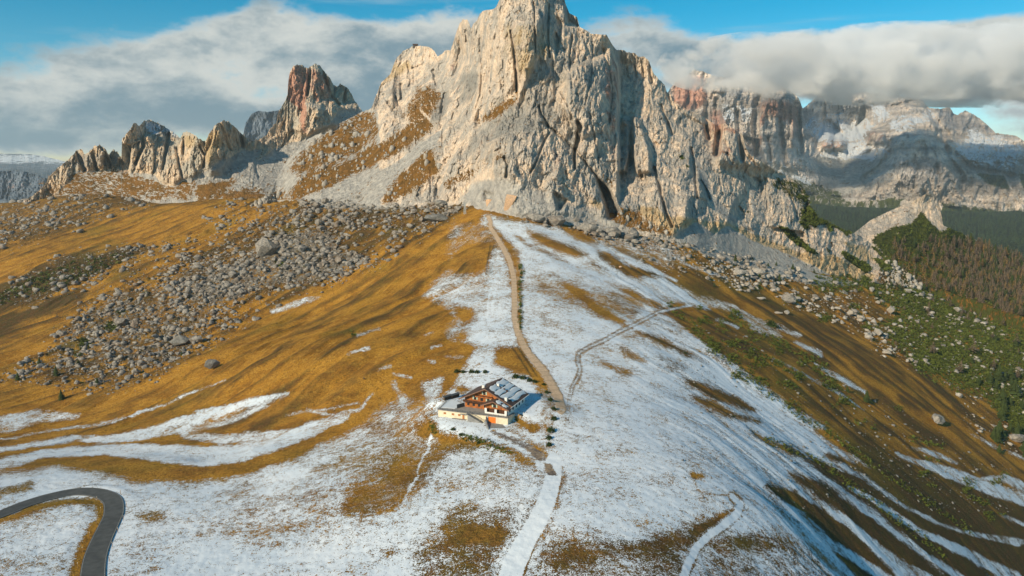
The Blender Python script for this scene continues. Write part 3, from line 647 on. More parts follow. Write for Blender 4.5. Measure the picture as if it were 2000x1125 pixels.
# ------------------------------------------------------------------ ground material
def ground_material():
    mt, nt, b = material('ground', 0.92, 0.12)
    co = nt.new('ShaderNodeTexCoord').outputs['Object']
    S, R, G, T, P, D, SC, FO = [nt.attr(n) for n in ('snow', 'rock', 'green', 'tone', 'path', 'dirt', 'scree', 'forest')]
    nA = nt.noise(co, 0.9, 5, 0.65); nB = nt.noise(co, 0.22, 5, 0.62); nC = nt.noise(co, 0.045, 5, 0.6); nD = nt.noise(co, 3.1, 3, 0.6)
    # grass
    g1 = nt.mix(nt.ramp(nC, 0.35, 0.66), (0.52, 0.262, 0.034, 1), (0.35, 0.160, 0.020, 1))
    g1 = nt.mix(nt.ramp(nB, 0.45, 0.75), g1, (0.56, 0.31, 0.055, 1))
    g2 = nt.mix(nt.ramp(nB, 0.35, 0.65), (0.130, 0.070, 0.026, 1), (0.085, 0.068, 0.020, 1))
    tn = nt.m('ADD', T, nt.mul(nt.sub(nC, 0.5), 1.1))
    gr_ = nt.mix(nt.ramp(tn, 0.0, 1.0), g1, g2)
    gr_ = nt.mix(nt.ramp(nt.noise(co, 0.012, 4, 0.6), 0.52, 0.72, 0, 0.5), gr_, (0.20, 0.16, 0.022, 1))
    gr_ = nt.mix(nt.ramp(nA, 0.42, 0.66, 0.0, 0.62), gr_, nt.hsv(gr_, 0.5, 1.0, 0.34))
    gr_ = nt.mix(nt.ramp(nt.noise(co, 0.55, 4, 0.75), 0.54, 0.64, 0.0, 0.72), gr_, (0.095, 0.062, 0.018, 1))
    gr_ = nt.hsv(gr_, 0.5, 1.0, nt.ramp(nD, 0.3, 0.7, 0.6, 1.4))
    # rock and scree
    r1 = nt.mix(nt.ramp(nt.noise(co, 0.5, 5, 0.7), 0.35, 0.65), (0.24, 0.215, 0.18, 1), (0.12, 0.115, 0.10, 1))
    r1 = nt.hsv(r1, 0.5, 1.0, nt.ramp(nt.noise(co, 1.7, 3, 0.7), 0.3, 0.7, 0.6, 1.35))
    rth = nt.add(R, nt.mul(nt.sub(nt.noise(co, 0.16, 6, 0.72), 0.5), 1.9))
    c = nt.mix(nt.ramp(rth, 0.78, 0.98), gr_, r1)
    sc = nt.mix(nt.ramp(nt.noise(co, 0.35, 6, 0.8), 0.3, 0.7), (0.50, 0.48, 0.43, 1), (0.27, 0.27, 0.255, 1))
    c = nt.mix(nt.ramp(nt.add(SC, nt.mul(nt.sub(nB, 0.5), 0.9)), 0.45, 0.62), c, sc)
    # shrubs
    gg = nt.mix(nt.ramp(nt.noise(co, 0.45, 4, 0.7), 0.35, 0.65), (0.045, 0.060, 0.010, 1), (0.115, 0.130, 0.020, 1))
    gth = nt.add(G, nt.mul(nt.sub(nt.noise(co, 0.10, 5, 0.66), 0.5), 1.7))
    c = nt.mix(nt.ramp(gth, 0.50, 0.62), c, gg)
    fo = nt.mix(nt.ramp(nB, 0.35, 0.65), (0.010, 0.020, 0.008, 1), (0.030, 0.034, 0.016, 1))
    c = nt.mix(nt.ramp(nt.add(FO, nt.mul(nt.sub(nt.noise(co, 0.006, 5, 0.65), 0.5), 0.8)), 0.42, 0.6), c, fo)
    # bare paths
    dc = nt.mix(nt.ramp(nB, 0.4, 0.6), (0.36, 0.27, 0.18, 1), (0.17, 0.14, 0.12, 1))
    c = nt.mix(nt.ramp(nt.add(D, nt.mul(nt.sub(nA, 0.5), 1.1)), 0.42, 0.62), c, dc)
    # snow: lies where the cover is deep, grass tips break through where it thins
    big = nt.sub(nt.noise(co, 0.075, 5, 0.62), 0.5); mid = nt.sub(nt.noise(co, 0.42, 5, 0.66), 0.5)
    fin = nt.sub(nt.noise(co, 1.55, 4, 0.72), 0.5); vf = nt.sub(nD, 0.5)
    th = nt.add(nt.add(S, nt.mul(big, 1.5)), nt.add(nt.mul(mid, 1.9), nt.add(nt.mul(fin, 2.7), nt.mul(vf, 1.1))))
    sm = nt.ramp(th, 0.46, 0.54)
    sm = nt.mul(sm, nt.ramp(S, 0.03, 0.14))
    sm = nt.mul(sm, nt.sub(1.0, nt.mul(P, 0.93)))
    scol = nt.mix(nt.ramp(nt.noise(co, 0.03, 5, 0.6), 0.35, 0.7), (0.775, 0.84, 0.895, 1), (0.65, 0.745, 0.83, 1))
    scol = nt.mix(nt.ramp(nA, 0.5, 0.8, 0, 0.16), scol, (0.55, 0.55, 0.54, 1))
    c = nt.mix(sm, c, scol)
    # the maintained track: pale gravel with water bars
    pc = nt.mix(nt.ramp(nA, 0.35, 0.7), (0.66, 0.50, 0.34, 1), (0.48, 0.35, 0.23, 1))
    pc = nt.mix(nt.ramp(nt.add(nt.mul(S, 0.9), nt.mul(nt.sub(nB, 0.5), 1.6)), 0.7, 1.1, 0, 0.8), pc, (0.62, 0.65, 0.66, 1))
    bar = nt.m('PINGPONG', nt.attr('along'), 4.0)
    pc = nt.mix(nt.ramp(bar, 0.0, 0.55, 0.55, 0.0), pc, (0.16, 0.11, 0.08, 1))
    c = nt.mix(nt.ramp(nt.add(P, nt.mul(nt.sub(nA, 0.5), 0.9)), 0.42, 0.58), c, pc)
    nt.l.new(c, b.inputs['Base Color'])
    h = nt.add(nt.mul(nt.add(nA, nt.mul(nD, 0.35)), nt.sub(1.0, nt.mul(sm, 0.86))), nt.mul(sm, 0.12))
    h = nt.add(h, nt.mul(nt.noise(co, 0.35, 5, 0.75), nt.add(nt.mul(R, 2.2), nt.mul(G, 2.0))))
    nt.l.new(nt.bump(h, 0.85, 0.9), b.inputs['Normal'])
    return mt
# distance along the track, for its water bars
tp = np.array([hit_z(a, b) for a, b, w in TRACK]); al = np.zeros(XX.shape); sl_ = (YY < 900) & (np.abs(XX) < 160)
x_, y_ = XX[sl_], YY[sl_]; dm = np.full(x_.shape, 9e9); av = np.zeros(x_.shape); acc = 0
for a, b in zip(tp[:-1], tp[1:]):
    dx, dy = b[0] - a[0], b[1] - a[1]; L = math.hypot(dx, dy) + 1e-6; t = np.clip(((x_ - a[0]) * dx + (y_ - a[1]) * dy) / L ** 2, 0, 1)
    d = np.hypot(x_ - a[0] - t * dx, y_ - a[1] - t * dy); c = d < dm; dm = np.where(c, d, dm); av = np.where(c, acc + t * L, av); acc += L
al[sl_] = av
fmask = sst(YY, 1500, 2100) * sst(XX / YY, 0.22, 0.34)
infr = 1 - sst(YY, 1500, 1700)
S_ = samp(SNOW, PX, PY); S_ = np.where(S_ > .02, S_ + (0.42 + 0.5 * sst(PX, 1450, 1700)) * FLOW * np.clip(S_ * 3, 0, 1), 0)
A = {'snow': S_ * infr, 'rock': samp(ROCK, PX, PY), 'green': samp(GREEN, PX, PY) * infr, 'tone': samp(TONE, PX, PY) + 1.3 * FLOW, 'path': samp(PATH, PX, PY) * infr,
     'dirt': samp(DIRT, PX, PY) * infr, 'scree': samp(SCREE, PX, PY), 'forest': fmask, 'along': al}
lod = LW * ((ly > -14) & (ly < 14))
ground = grid_mesh('ground', XX, YY, ZG, ground_material(), A)
ground['kind'] = 'structure'
print('ground', time.time() - T0)
# ------------------------------------------------------------------ rock walls: cover and relief drawn per mountain
R_LIFT, R_GRASS, R_SCREE, R_TINT, R_PINK, R_SNOW, R_GREEN, R_DARK, R_CALM = [Z0() for _ in range(9)]
def rl(pts, h, f=2): addm(R_LIFT, polym(pts, f, False), h)
def rc(pts, w, h, f=1.5): addm(R_LIFT, linem(pts, w, f), h)
# -- main peak: chimneys and cracks
for pts, w, h in ((((997,60),(1001,80),(1005,102),(1008,137),(1009,178)), (2,4,6,6,3), -22), (((1042,5),(1044,23),(1045,70),(1046,113)), 2.4, -14), (((1072,8),(1070,70),(1073,112)), 2.4, -13),
        (((1118,68),(1112,110),(1115,140),(1117,172)), 2.6, -11), (((1158,88),(1157,130),(1150,170),(1143,205)), 2.4, -8), (((937,76),(938,100),(942,125),(941,150),(938,185),(930,212)), 2.8, -12),
        (((910,60),(912,82)), 4, -14), (((783,165),(784,192)), 5, -14), (((809,132),(808,165)), 2.5, -9), (((846,138),(853,165)), 5, -12), (((869,184),(862,218)), 6, -14), (((796,122),(800,138),(798,150)), 5, -10),
        (((772,190),(778,205)), 4, -12), (((758,200),(768,215)), 4, -12), (((750,185),(757,200)), 4, -10),
        (((1127,236),(1133,249),(1129,275),(1122,296),(1122,330)), (4,9,9,5,3), -26), (((1052,208),(1058,226),(1070,243),(1072,260),(1059,285),(1048,315),(1037,336)), 4, -14),
        (((1060,240),(1085,258),(1110,280),(1126,296),(1150,325),(1166,346)), 4, -13), (((985,307),(992,320),(989,345)), 6, -18), (((1278,328),(1290,370),(1300,415),(1313,442)), 5, -20), (((1250,335),(1256,350)), 6, -16),
        (((864,255),(866,300),(872,318)), 2.2, -8), (((1143,300),(1146,335)), 2, -6), (((1105,335),(1107,350)), 3, -9), (((1222,330),(1226,380)), 2, -6), (((1150,220),(1160,260),(1170,320)), 2, -7),
        (((1095,180),(1108,205),(1118,235)), 2.5, -9), (((1178,95),(1190,140),(1196,180),(1190,240)), 3, -10), (((960,95),(962,140),(957,190)), 2, -7), (((982,120),(985,180)), 2, -5),
        (((1290,205),(1298,225),(1306,245),(1312,262)), 5, -16), (((1304,180),(1312,205)), 4, -12), (((1255,118),(1258,150)), 5, -15), (((1240,130),(1243,150)), 3.5, -12), (((1268,125),(1272,160)), 6, -18), (((1222,108),(1226,150)), 2.5, -8),
        (((1350,290),(1356,330),(1362,385)), 5, -16), (((1368,352),(1380,372),(1386,390)), 4, -14), (((1420,300),(1430,318)), 6, -12), (((1455,295),(1465,310),(1475,322)), 5, -16), (((1405,350),(1412,380)), 3, -8),
        (((1520,355),(1540,375),(1552,400),(1556,425)), 2.6, -9), (((1578,385),(1575,405),(1572,420)), 5, -22), (((1495,350),(1500,410)), 2.4, -7), (((1482,330),(1488,380)), 2.4, -7)):
    rc(pts, w, h)
rl([(1088,31),(1102,45),(1092,85),(1087,113),(1083,90),(1086,60)], -24); rl([(1105,0),(1112,25),(1128,33),(1134,54),(1108,48)], -45)
rl([(895,76),(903,94),(908,110),(897,135),(884,155),(891,122),(895,98)], -30)
rl([(1165,345),(1178,358),(1193,377),(1201,396),(1210,414),(1202,425),(1189,427),(1182,398),(1176,377)], -75)
rl([(1080,374),(1095,381),(1109,392),(1096,409),(1089,410),(1087,392)], -26)
rl([(945,372),(965,380),(958,392),(947,390)], -16)
_b = np.where(GX > 1208, -92 * np.exp(-np.maximum(GX - 1208, 0) / 55), 0) * sst(GY, 88, 150) * (1 - sst(GY, 330, 420)); R_LIFT += blur(_b, 2)
R_LIFT += 26 * np.exp(-((GX - 1165) / 50) ** 2) * sst(GY, 70, 140) * (1 - sst(GY, 300, 400))
rl([(1206,262),(1214,232),(1224,228),(1232,250),(1231,300),(1222,335),(1204,335)], 36); rl([(1233,250),(1238,224),(1250,236),(1262,268),(1272,305),(1272,335),(1245,340),(1236,300)], 36)
rl([(1229,245),(1233,250),(1235,320),(1227,330)], -22)
R_LIFT += 30 * np.exp(-((GX - 1030) / 40) ** 2 - ((GY - 70) / 70) ** 2)                      # the bright central pillar
R_LIFT += 26 * np.exp(-((GX - 1010 - (GY - 330) * 0.1) / 70) ** 2 - ((GY - 320) / 60) ** 2)   # lower buttress
rl([(1040,205),(1052,212),(1062,240),(1100,290),(1130,340),(1165,372),(1180,420),(1000,420),(985,330),(1000,260)], 14, 6)
rl([(905,330),(885,262),(845,300),(870,340)], 6, 4)
rl([(1010,152),(1000,180),(960,205),(925,235),(935,243),(980,218),(1008,190),(1020,165)], -12, 4)
# -- cover of the main peak
def put(A, pts, v, f=5, k=1.0): setm(A, polym(pts, f), v, k)
put(R_GRASS, [(560,330),(600,285),(640,258),(700,225),(728,213),(748,250),(720,285),(680,310),(640,330),(600,345)], 0.48, 8); put(R_GRASS, [(600,345),(640,330),(640,350),(560,396),(540,394)], .75, 4)
put(R_GRASS, [(830,225),(848,240),(835,258),(770,300),(700,335),(640,362),(560,392),(540,392),(600,350),(680,318),(740,280),(790,250)], 0.82, 5)
put(R_GRASS, [(842,294),(862,325),(850,345),(800,378),(745,396),(765,365),(800,330)], 0.95, 4)
put(R_GRASS, [(825,165),(858,180),(852,215),(812,242),(788,226),(806,192)], 0.58, 6)
put(R_GRASS, [(1014,156),(1003,178),(962,206),(928,236),(938,242),(982,217),(1010,190)], 0.85, 3)
put(R_GRASS, [(860,355),(920,325),(990,292),(985,305),(930,335),(870,370)], 0.6, 4)
put(R_GRASS, [(1185,412),(1230,410),(1300,440),(1318,462),(1260,455),(1205,435)], 0.72, 4)
put(R_GRASS, [(1170,340),(1190,350),(1200,372),(1186,362)], 0.7, 3)
put(R_SCREE, [(882,232),(860,262),(848,290),(800,330),(762,364),(740,394),(620,394),(660,372),(740,338),(800,296),(850,258)], 1.0, 3)
put(R_SCREE, [(714,290),(700,304),(640,342),(590,388),(548,396),(600,352),(655,316)], 0.9, 4)
put(R_SCREE, [(560,394),(900,392),(900,420),(560,420)], 0.6, 6)
put(R_SCREE, [(880,400),(930,345),(1000,345),(1080,385),(1180,420),(1260,455),(1240,470),(1100,450),(950,415)], 0.76, 10)
put(R_SCREE, [(1316,462),(1335,445),(1362,432),(1400,458),(1420,440),(1470,470),(1560,505),(1640,545),(1700,580),(1500,560),(1320,480)], 1.0, 4)
put(R_SCREE, [(1352,300),(1372,322),(1392,372),(1412,400),(1450,432),(1440,440),(1400,415),(1380,390)], 0.85, 3)
put(R_SCREE, [(1462,368),(1470,372),(1476,402),(1500,432),(1490,436),(1468,408)], 0.9, 2)
put(R_SCREE, [(1300,350),(1330,370),(1330,440),(1306,420)], 0.6, 8)
put(R_TINT, [(1236,398),(1270,404),(1330,430),(1316,465),(1270,440)], 0.9, 5)
put(R_TINT, [(1318,415),(1370,430),(1410,430),(1470,455),(1560,490),(1640,500),(1720,540),(1680,560),(1560,515),(1450,475),(1400,460),(1360,435),(1330,450)], 1.0, 5)
put(R_TINT, [(1640,470),(1690,480),(1715,512),(1680,508)], 0.9, 4)
put(R_TINT, [(1145,385),(1178,395),(1175,412),(1150,400)], 0.9, 3)
put(R_TINT, [(730,130),(770,120),(800,118),(805,135),(775,150),(750,170),(740,185)], 0.75, 5)
put(R_TINT, [(970,60),(1000,40),(1085,45),(1088,110),(1050,120),(1040,160),(1012,160),(990,120)], 0.55, 10)
put(R_TINT, [(1030,130),(1100,130),(1115,175),(1060,180)], 0.35, 10)
put(R_PINK, [(1180,110),(1206,110),(1212,180),(1200,330),(1185,330),(1180,260)], 0.7, 8)
put(R_PINK, [(1065,270),(1090,290),(1110,345),(1080,330)], 0.5, 8); put(R_PINK, [(1075,0),(1090,0),(1092,40),(1075,30)], 0.6, 5); put(R_PINK, [(895,98),(891,122),(884,150),(880,130)], 0.8, 3)
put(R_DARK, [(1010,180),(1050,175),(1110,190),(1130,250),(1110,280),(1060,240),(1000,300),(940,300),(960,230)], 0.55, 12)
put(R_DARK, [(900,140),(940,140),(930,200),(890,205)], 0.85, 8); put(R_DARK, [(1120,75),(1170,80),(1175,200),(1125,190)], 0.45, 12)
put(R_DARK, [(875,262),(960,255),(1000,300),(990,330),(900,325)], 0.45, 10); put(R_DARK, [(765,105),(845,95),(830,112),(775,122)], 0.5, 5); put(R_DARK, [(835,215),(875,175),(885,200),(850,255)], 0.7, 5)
for pts in (((1512,438),(1535,446),(1570,470),(1602,500),(1590,498),(1550,475)), ((1640,492),(1655,492),(1700,525),(1690,535),(1660,512)), ((1668,505),(1700,520),(1690,528)), ((1322,298),(1332,305),(1338,316),(1328,310)), ((1338,318),(1352,328),(1345,330)),
            ((1455,410),(1468,412),(1462,418)), ((1580,428),(1600,440),(1594,448)), ((1612,438),(1630,450),(1620,455)), ((1640,450),(1665,460),(1655,465)), ((1290,408),(1300,420),(1296,422)), ((1455,335),(1463,330),(1460,342)), ((1510,360),(1528,366),(1515,366)),
            ((1700,500),(1740,515),(1760,545),(1740,540)), ((1610,475),(1622,490),(1618,500)), ((1560,430),(1575,436),(1580,452),(1568,446)), ((1505,385),(1515,395),(1510,398))):
    put(R_GREEN, pts, 1.0, 2)
setm(R_GREEN, linem([(1620,438),(1680,462),(1730,505),(1780,548)], 5, 4, True), 0.75)
# -- western crags and the pink tower
for pts, w, h in ((((606,130),(603,165),(600,185)), 5, -50), (((655,165),(650,190),(662,205)), 5, -60), (((628,130),(640,170),(648,195)), 5, -35), (((675,170),(672,200)), 4, -40), (((600,198),(640,208),(655,215)), 2, -14),
        (((330,262),(325,290),(318,330)), 5, -34), (((360,270),(358,300)), 5, -40), (((392,285),(400,300)), 6, -34), (((275,250),(280,285),(265,320)), 6, -40), (((430,245),(445,275),(450,290)), 8, -45), (((470,258),(475,285)), 6, -36), (((150,295),(165,330)), 10, -40), (((345,290),(350,320),(356,345)), 4, -30), (((180,300),(190,330)), 5, -34), (((212,300),(215,325)), 5, -30), (((410,275),(402,300),(398,325)), 4, -26)):
    rc(pts, w * .8, h * .55, 3)
rl([(600,200),(655,212),(660,245),(600,265),(575,255),(590,225)], 30, 3); rl([(400,300),(440,285),(450,305),(430,340),(405,340)], 20, 4)
rl([(640,155),(700,165),(705,205),(665,205),(652,180)], -40, 4)
put(R_PINK, [(563,160),(575,127),(600,130),(603,165),(600,200),(598,250),(606,262),(588,262),(585,215),(572,200),(560,195)], 1.15, 4)
put(R_PINK, [(607,130),(640,150),(652,200),(615,200),(605,170)], 0.85, 5); put(R_PINK, [(480,305),(500,312),(490,320),(475,318)], 0.9, 3); put(R_PINK, [(600,215),(640,225),(630,260),(600,262)], 0.35, 5)
put(R_TINT, [(405,262),(425,250),(440,270),(425,300),(405,330),(395,300)], 0.8, 4); put(R_TINT, [(355,262),(385,265),(380,290),(358,290)], 0.8, 4); put(R_TINT, [(255,245),(278,250),(265,300),(240,300)], 0.45, 5); put(R_TINT, [(460,250),(478,262),(470,280)], 0.6, 4); put(R_TINT, [(300,275),(320,270),(315,320),(290,320)], 0.5, 6)
put(R_SCREE, [(690,212),(660,215),(650,240),(600,268),(540,290),(470,330),(400,360),(330,385),(560,420),(740,420),(740,215)], 1.0, 3)
put(R_SCREE, [(150,332),(235,330),(245,336),(300,338),(315,358),(345,362),(352,345),(385,352),(400,342),(440,332),(470,300),(480,285),(560,420),(40,420),(100,388)], 0.78, 3)
put(R_GRASS, [(150,340),(220,335),(240,345),(230,380),(100,395)], 0.5, 5); put(R_GRASS, [(300,355),(330,372),(360,366),(370,385),(300,392)], 0.5, 4); put(R_GRASS, [(380,366),(440,352),(470,352),(400,392),(380,392)], .6, 4); put(R_GRASS, [(260,350),(275,345),(290,372),(262,380)], .5, 3)
put(R_SCREE, [(430,310),(470,300),(520,285),(500,310),(420,350),(330,388),(380,345)], 0.75, 5)
put(R_GRASS, [(100,345),(150,335),(220,325),(240,340),(330,355),(370,345),(380,380),(60,400)], 0.62, 8)
put(R_GRASS, [(380,388),(430,370),(560,372),(560,420),(380,420)], 0.45, 8); put(R_PINK, [(470,350),(540,335),(560,345),(500,365)], 0.5, 8)
put(R_SNOW, [(283,234),(296,236),(330,252),(352,266),(348,268),(300,248),(310,262),(296,262),(280,248)], 0.9, 2); put(R_DARK, [(287,238),(345,262),(352,272),(310,258)], 0.8, 2)
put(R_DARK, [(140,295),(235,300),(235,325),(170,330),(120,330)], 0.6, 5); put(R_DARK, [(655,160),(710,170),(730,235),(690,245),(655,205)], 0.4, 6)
# -- the eastern massif
for pts, w, h in ((((1400,195),(1405,250),(1400,300)), 4, -130), (((1480,190),(1475,240),(1480,300)), 5, -150), (((1555,205),(1558,240),(1562,300)), 5, -170), (((1520,230),(1528,280),(1535,320)), 3, -110), (((1440,220),(1445,270),(1450,310)), 3, -90), (((1380,170),(1378,230),(1384,270)), 3, -90), (((1350,150),(1345,200)), 4, -90), (((1500,270),(1505,310)), 3, -70),
        (((1690,215),(1680,250),(1700,280)), 6, -160), (((1765,205),(1790,215),(1820,240),(1835,262),(1830,290)), 3, 60), (((1815,210),(1830,240),(1850,265)), 5, -130), (((1865,225),(1870,250)), 5, -120), (((1850,290),(1900,330),(1980,345)), 4, -90), (((1835,262),(1850,310),(1880,350)), 6, -120), (((1740,300),(1720,330),(1690,350)), 6, -80), (((1615,240),(1640,265)), 7, -140)):
    rc(pts, w * 2.2, h * 0.42, 5)
rl([(1400,165),(1560,190),(1565,330),(1480,330),(1400,320)], 60, 8); rl([(1700,230),(1820,215),(1835,262),(1880,350),(1840,375),(1740,370),(1720,300)], 120, 24)
rl([(1565,215),(1690,215),(1720,260),(1600,268)], -160, 14); rl([(1610,265),(1625,262),(1632,290),(1604,290)], 130, 3); rl([(1636,268),(1645,262),(1652,288),(1634,290)], 130, 3); rl([(1690,255),(1705,250),(1730,258),(1728,280),(1690,282)], 120, 4)
put(R_PINK, [(1315,150),(1375,145),(1382,200),(1375,215),(1330,215),(1312,190)], 1.0, 6); put(R_PINK, [(1478,195),(1560,200),(1565,230),(1550,290),(1540,240),(1500,230),(1480,260)], 0.85, 6); put(R_PINK, [(1380,200),(1420,215),(1440,300),(1400,320),(1370,260)], .5, 8)
put(R_PINK, [(1425,250),(1450,250),(1448,262),(1430,262)], 0.8, 3); put(R_PINK, [(1395,215),(1405,215),(1405,260),(1395,250)], 0.8, 3); put(R_PINK, [(1600,265),(1650,262),(1652,292),(1600,292)], 0.6, 3); put(R_PINK, [(1690,252),(1730,258),(1728,280),(1690,282)], 0.55, 4); put(R_PINK, [(1480,265),(1490,265),(1488,290),(1480,290)], 0.8, 2); put(R_PINK, [(1520,270),(1532,270),(1530,300),(1520,295)], 0.6, 3)
put(R_TINT, [(1880,385),(1980,380),(2010,400),(1960,415),(1890,405)], 0.4, 6)
put(R_SNOW, [(1400,200),(1470,210),(1470,240),(1400,230)], .45, 6); put(R_SNOW, [(1600,205),(1720,205),(1740,225),(1700,250),(1690,275),(1600,275),(1570,250)], 0.55, 6); put(R_SNOW, [(1610,225),(1625,235),(1640,262),(1600,268)], 0.95, 4); put(R_SNOW, [(1672,225),(1680,225),(1685,260),(1675,262)], 0.9, 3)
put(R_SNOW, [(1600,285),(1700,278),(1730,285),(1740,300),(1700,312),(1640,310),(1600,305)], 0.62, 6); put(R_SNOW, [(1730,228),(1830,215),(1830,235),(1760,262),(1740,255)], 0.38, 6); put(R_SNOW, [(1850,300),(1900,250),(2000,280),(2000,330),(1900,320)], 0.45, 10)
put(R_SCREE, [(1490,312),(1530,320),(1640,390),(1600,380),(1540,345)], 0.9, 5); put(R_SNOW, [(1490,312),(1530,322),(1560,335),(1610,368),(1570,355),(1520,335)], 0.5, 4)
put(R_SCREE, [(1575,300),(1720,300),(1730,330),(1690,345),(1700,370),(1660,380),(1640,390),(1600,345)], 0.8, 8)
for pts in (((1620,310),(1700,335),(1740,370),(1750,385)), ((1735,345),(1700,365),(1680,378)), ((1850,375),(1880,395),(1930,412)), ((1760,375),(1790,385)), ((1960,340),(1985,380),(2000,405)), ((1560,330),(1600,350),(1635,388)), ((1840,385),(1850,395))):
    setm(R_SCREE, linem(pts, 3, 6, True), 0.62)
put(R_GREEN, [(1520,345),(1570,348),(1640,370),(1660,395),(1560,400),(1500,360)], 0.6, 5); put(R_GREEN, [(1900,335),(1960,340),(1980,375),(1930,360)], 0.9, 4); put(R_GREEN, [(1985,335),(2040,345),(2040,400),(2000,370)], 0.9, 4); put(R_GREEN, [(1760,385),(1850,395),(2040,420),(2040,470),(1560,440),(1560,400)], 0.8, 8)
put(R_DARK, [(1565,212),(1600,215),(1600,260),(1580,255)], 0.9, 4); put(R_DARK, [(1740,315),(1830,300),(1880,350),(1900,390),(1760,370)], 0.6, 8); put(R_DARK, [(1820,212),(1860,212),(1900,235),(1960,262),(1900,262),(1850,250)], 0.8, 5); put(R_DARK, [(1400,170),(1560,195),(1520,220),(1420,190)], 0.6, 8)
# -- the knoll and its wooded shoulder
put(R_GREEN, [(1660,462),(1690,436),(1740,405),(1780,388),(1808,370),(1828,370),(1850,440),(1842,456),(1700,480)], 0.0, 2)
put(R_GREEN, [(1705,462),(1750,440),(1785,436),(1800,408),(1812,428),(1835,452),(1850,452),(1870,455),(1920,475),(2000,500),(2200,560),(2200,640),(1900,600),(1760,530),(1700,470)], 0.92, 4)
put(R_GREEN, [(1740,480),(1800,490),(1900,490),(2300,600),(2300,900),(1700,620)], 0.58, 6); put(R_GRASS, [(1740,480),(1900,490),(2300,600),(2300,900),(1700,620)], 1.3, 8)
put(R_GREEN, [(1745,455),(1758,450),(1760,462)], 0.0, 3)
GREEN_OLIVE = 1

# ------------------------------------------------------------------ rock material
def rock_material(name, warm, grey, dark, k=1.0, strat=0.0, sat=1.0):
    mt, nt, b = material(name, 0.93, 0.1)
    co = nt.new('ShaderNodeTexCoord').outputs['Object']
    G, SC, T, P, S, GR, DK = [nt.attr(n) for n in ('grass', 'scree', 'tint', 'pink', 'snow', 'green', 'dark')]
    st = nt.map(co, (1, 1, 0.5)); s_ = lambda v, d=5, r=0.65, vec=None: nt.noise(vec if vec is not None else co, v * k, d, r)
    nL = s_(0.013); nM = s_(0.045, 6, 0.68, st); nF = s_(0.22, 5, 0.7, st); nG = s_(0.5, 4, 0.7)
    c = nt.mix(nt.ramp(nt.add(nM, nt.mul(nt.sub(nL, 0.5), 0.7)), 0.36, 0.62), warm, grey)
    c = nt.mix(nt.ramp(s_(0.03, 6, 0.7, nt.map(co, (1, 1, 0.2), loc=(40, 9, 3))), 0.54, 0.72, 0, 0.6), c, dark)
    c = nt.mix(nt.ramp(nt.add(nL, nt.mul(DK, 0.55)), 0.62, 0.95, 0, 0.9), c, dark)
    c = nt.mix(nt.mul(nt.ramp(nt.add(T, nt.mul(nt.sub(nM, 0.5), 1.6)), 0.25, 0.85), 0.75), c, (0.60, 0.43, 0.21, 1))
    c = nt.mix(nt.ramp(s_(0.055, 5, 0.7, nt.map(co, (1, 1, 0.5), loc=(9, 90, 30))), 0.58, 0.72, 0, 0.55), c, (0.62, 0.40, 0.29, 1))
    c = nt.mix(nt.mul(nt.ramp(nt.add(P, nt.mul(nt.sub(nM, 0.5), 1.8)), 0.35, 0.85), 0.85), c, (0.58, 0.30, 0.205, 1))
    if strat:
        z = nt.noise(nt.map(co, (0.25, 0.25, 3.0)), 0.012 * k, 4, 0.7)
        c = nt.hsv(c, 0.5, 1.0, nt.ramp(z, 0.35, 0.65, 1 - strat, 1 + strat))
    c = nt.hsv(c, 0.5, sat, nt.mul(nt.ramp(nF, 0.28, 0.72, 0.72, 1.28), nt.ramp(s_(1.1, 3, 0.75), 0.3, 0.7, 0.8, 1.2)))
    c = nt.mix(nt.ramp(nG, 0.62, 0.80, 0, 0.5), c, (0.08, 0.075, 0.07, 1))
    sc = nt.mix(nt.ramp(s_(0.12, 6, 0.8), 0.35, 0.65), (0.56, 0.54, 0.49, 1), (0.32, 0.315, 0.30, 1))
    c = nt.mix(nt.ramp(nt.add(SC, nt.mul(nt.sub(nM, 0.5), 0.9)), 0.40, 0.66), c, sc)
    gr = nt.mix(nt.ramp(s_(0.1), 0.35, 0.65), (0.27, 0.135, 0.030, 1), (0.15, 0.085, 0.022, 1))
    gn = nt.new('ShaderNodeNewGeometry').outputs['Normal']; sep = nt.new('ShaderNodeSeparateXYZ'); nt.put(sep.inputs[0], gn)
    flat = nt.ramp(sep.outputs[2], 0.30, 0.68)
    gth = nt.add(nt.add(G, nt.add(nt.mul(nt.sub(nF, 0.5), 1.8), nt.mul(nt.sub(nM, 0.5), 1.2))), nt.mul(nt.sub(flat, 0.5), 0.55))
    c = nt.mix(nt.ramp(gth, 0.45, 0.60), c, gr)
    gg = nt.mix(nt.ramp(nF, 0.35, 0.65), (0.030, 0.045, 0.012, 1), (0.085, 0.095, 0.020, 1))
    c = nt.mix(nt.ramp(nt.add(GR, nt.mul(nt.sub(nF, 0.5), 1.4)), 0.45, 0.58), c, gg)
    c = nt.mix(nt.mul(nt.ramp(nt.add(nt.add(S, nt.mul(nt.sub(nM, 0.5), 1.3)), nt.mul(nt.sub(flat, 0.5), 0.5)), 0.45, 0.62), nt.ramp(S, 0.05, 0.2)), c, (0.74, 0.80, 0.86, 1))
    nt.l.new(c, b.inputs['Base Color'])
    h = nt.add(nt.mul(nM, 3.0), nt.add(nt.mul(nF, 1.6), nt.mul(nG, 0.7)))
    nt.l.new(nt.bump(h, 0.9, 3.2 / k), b.inputs['Normal'])
    return mt

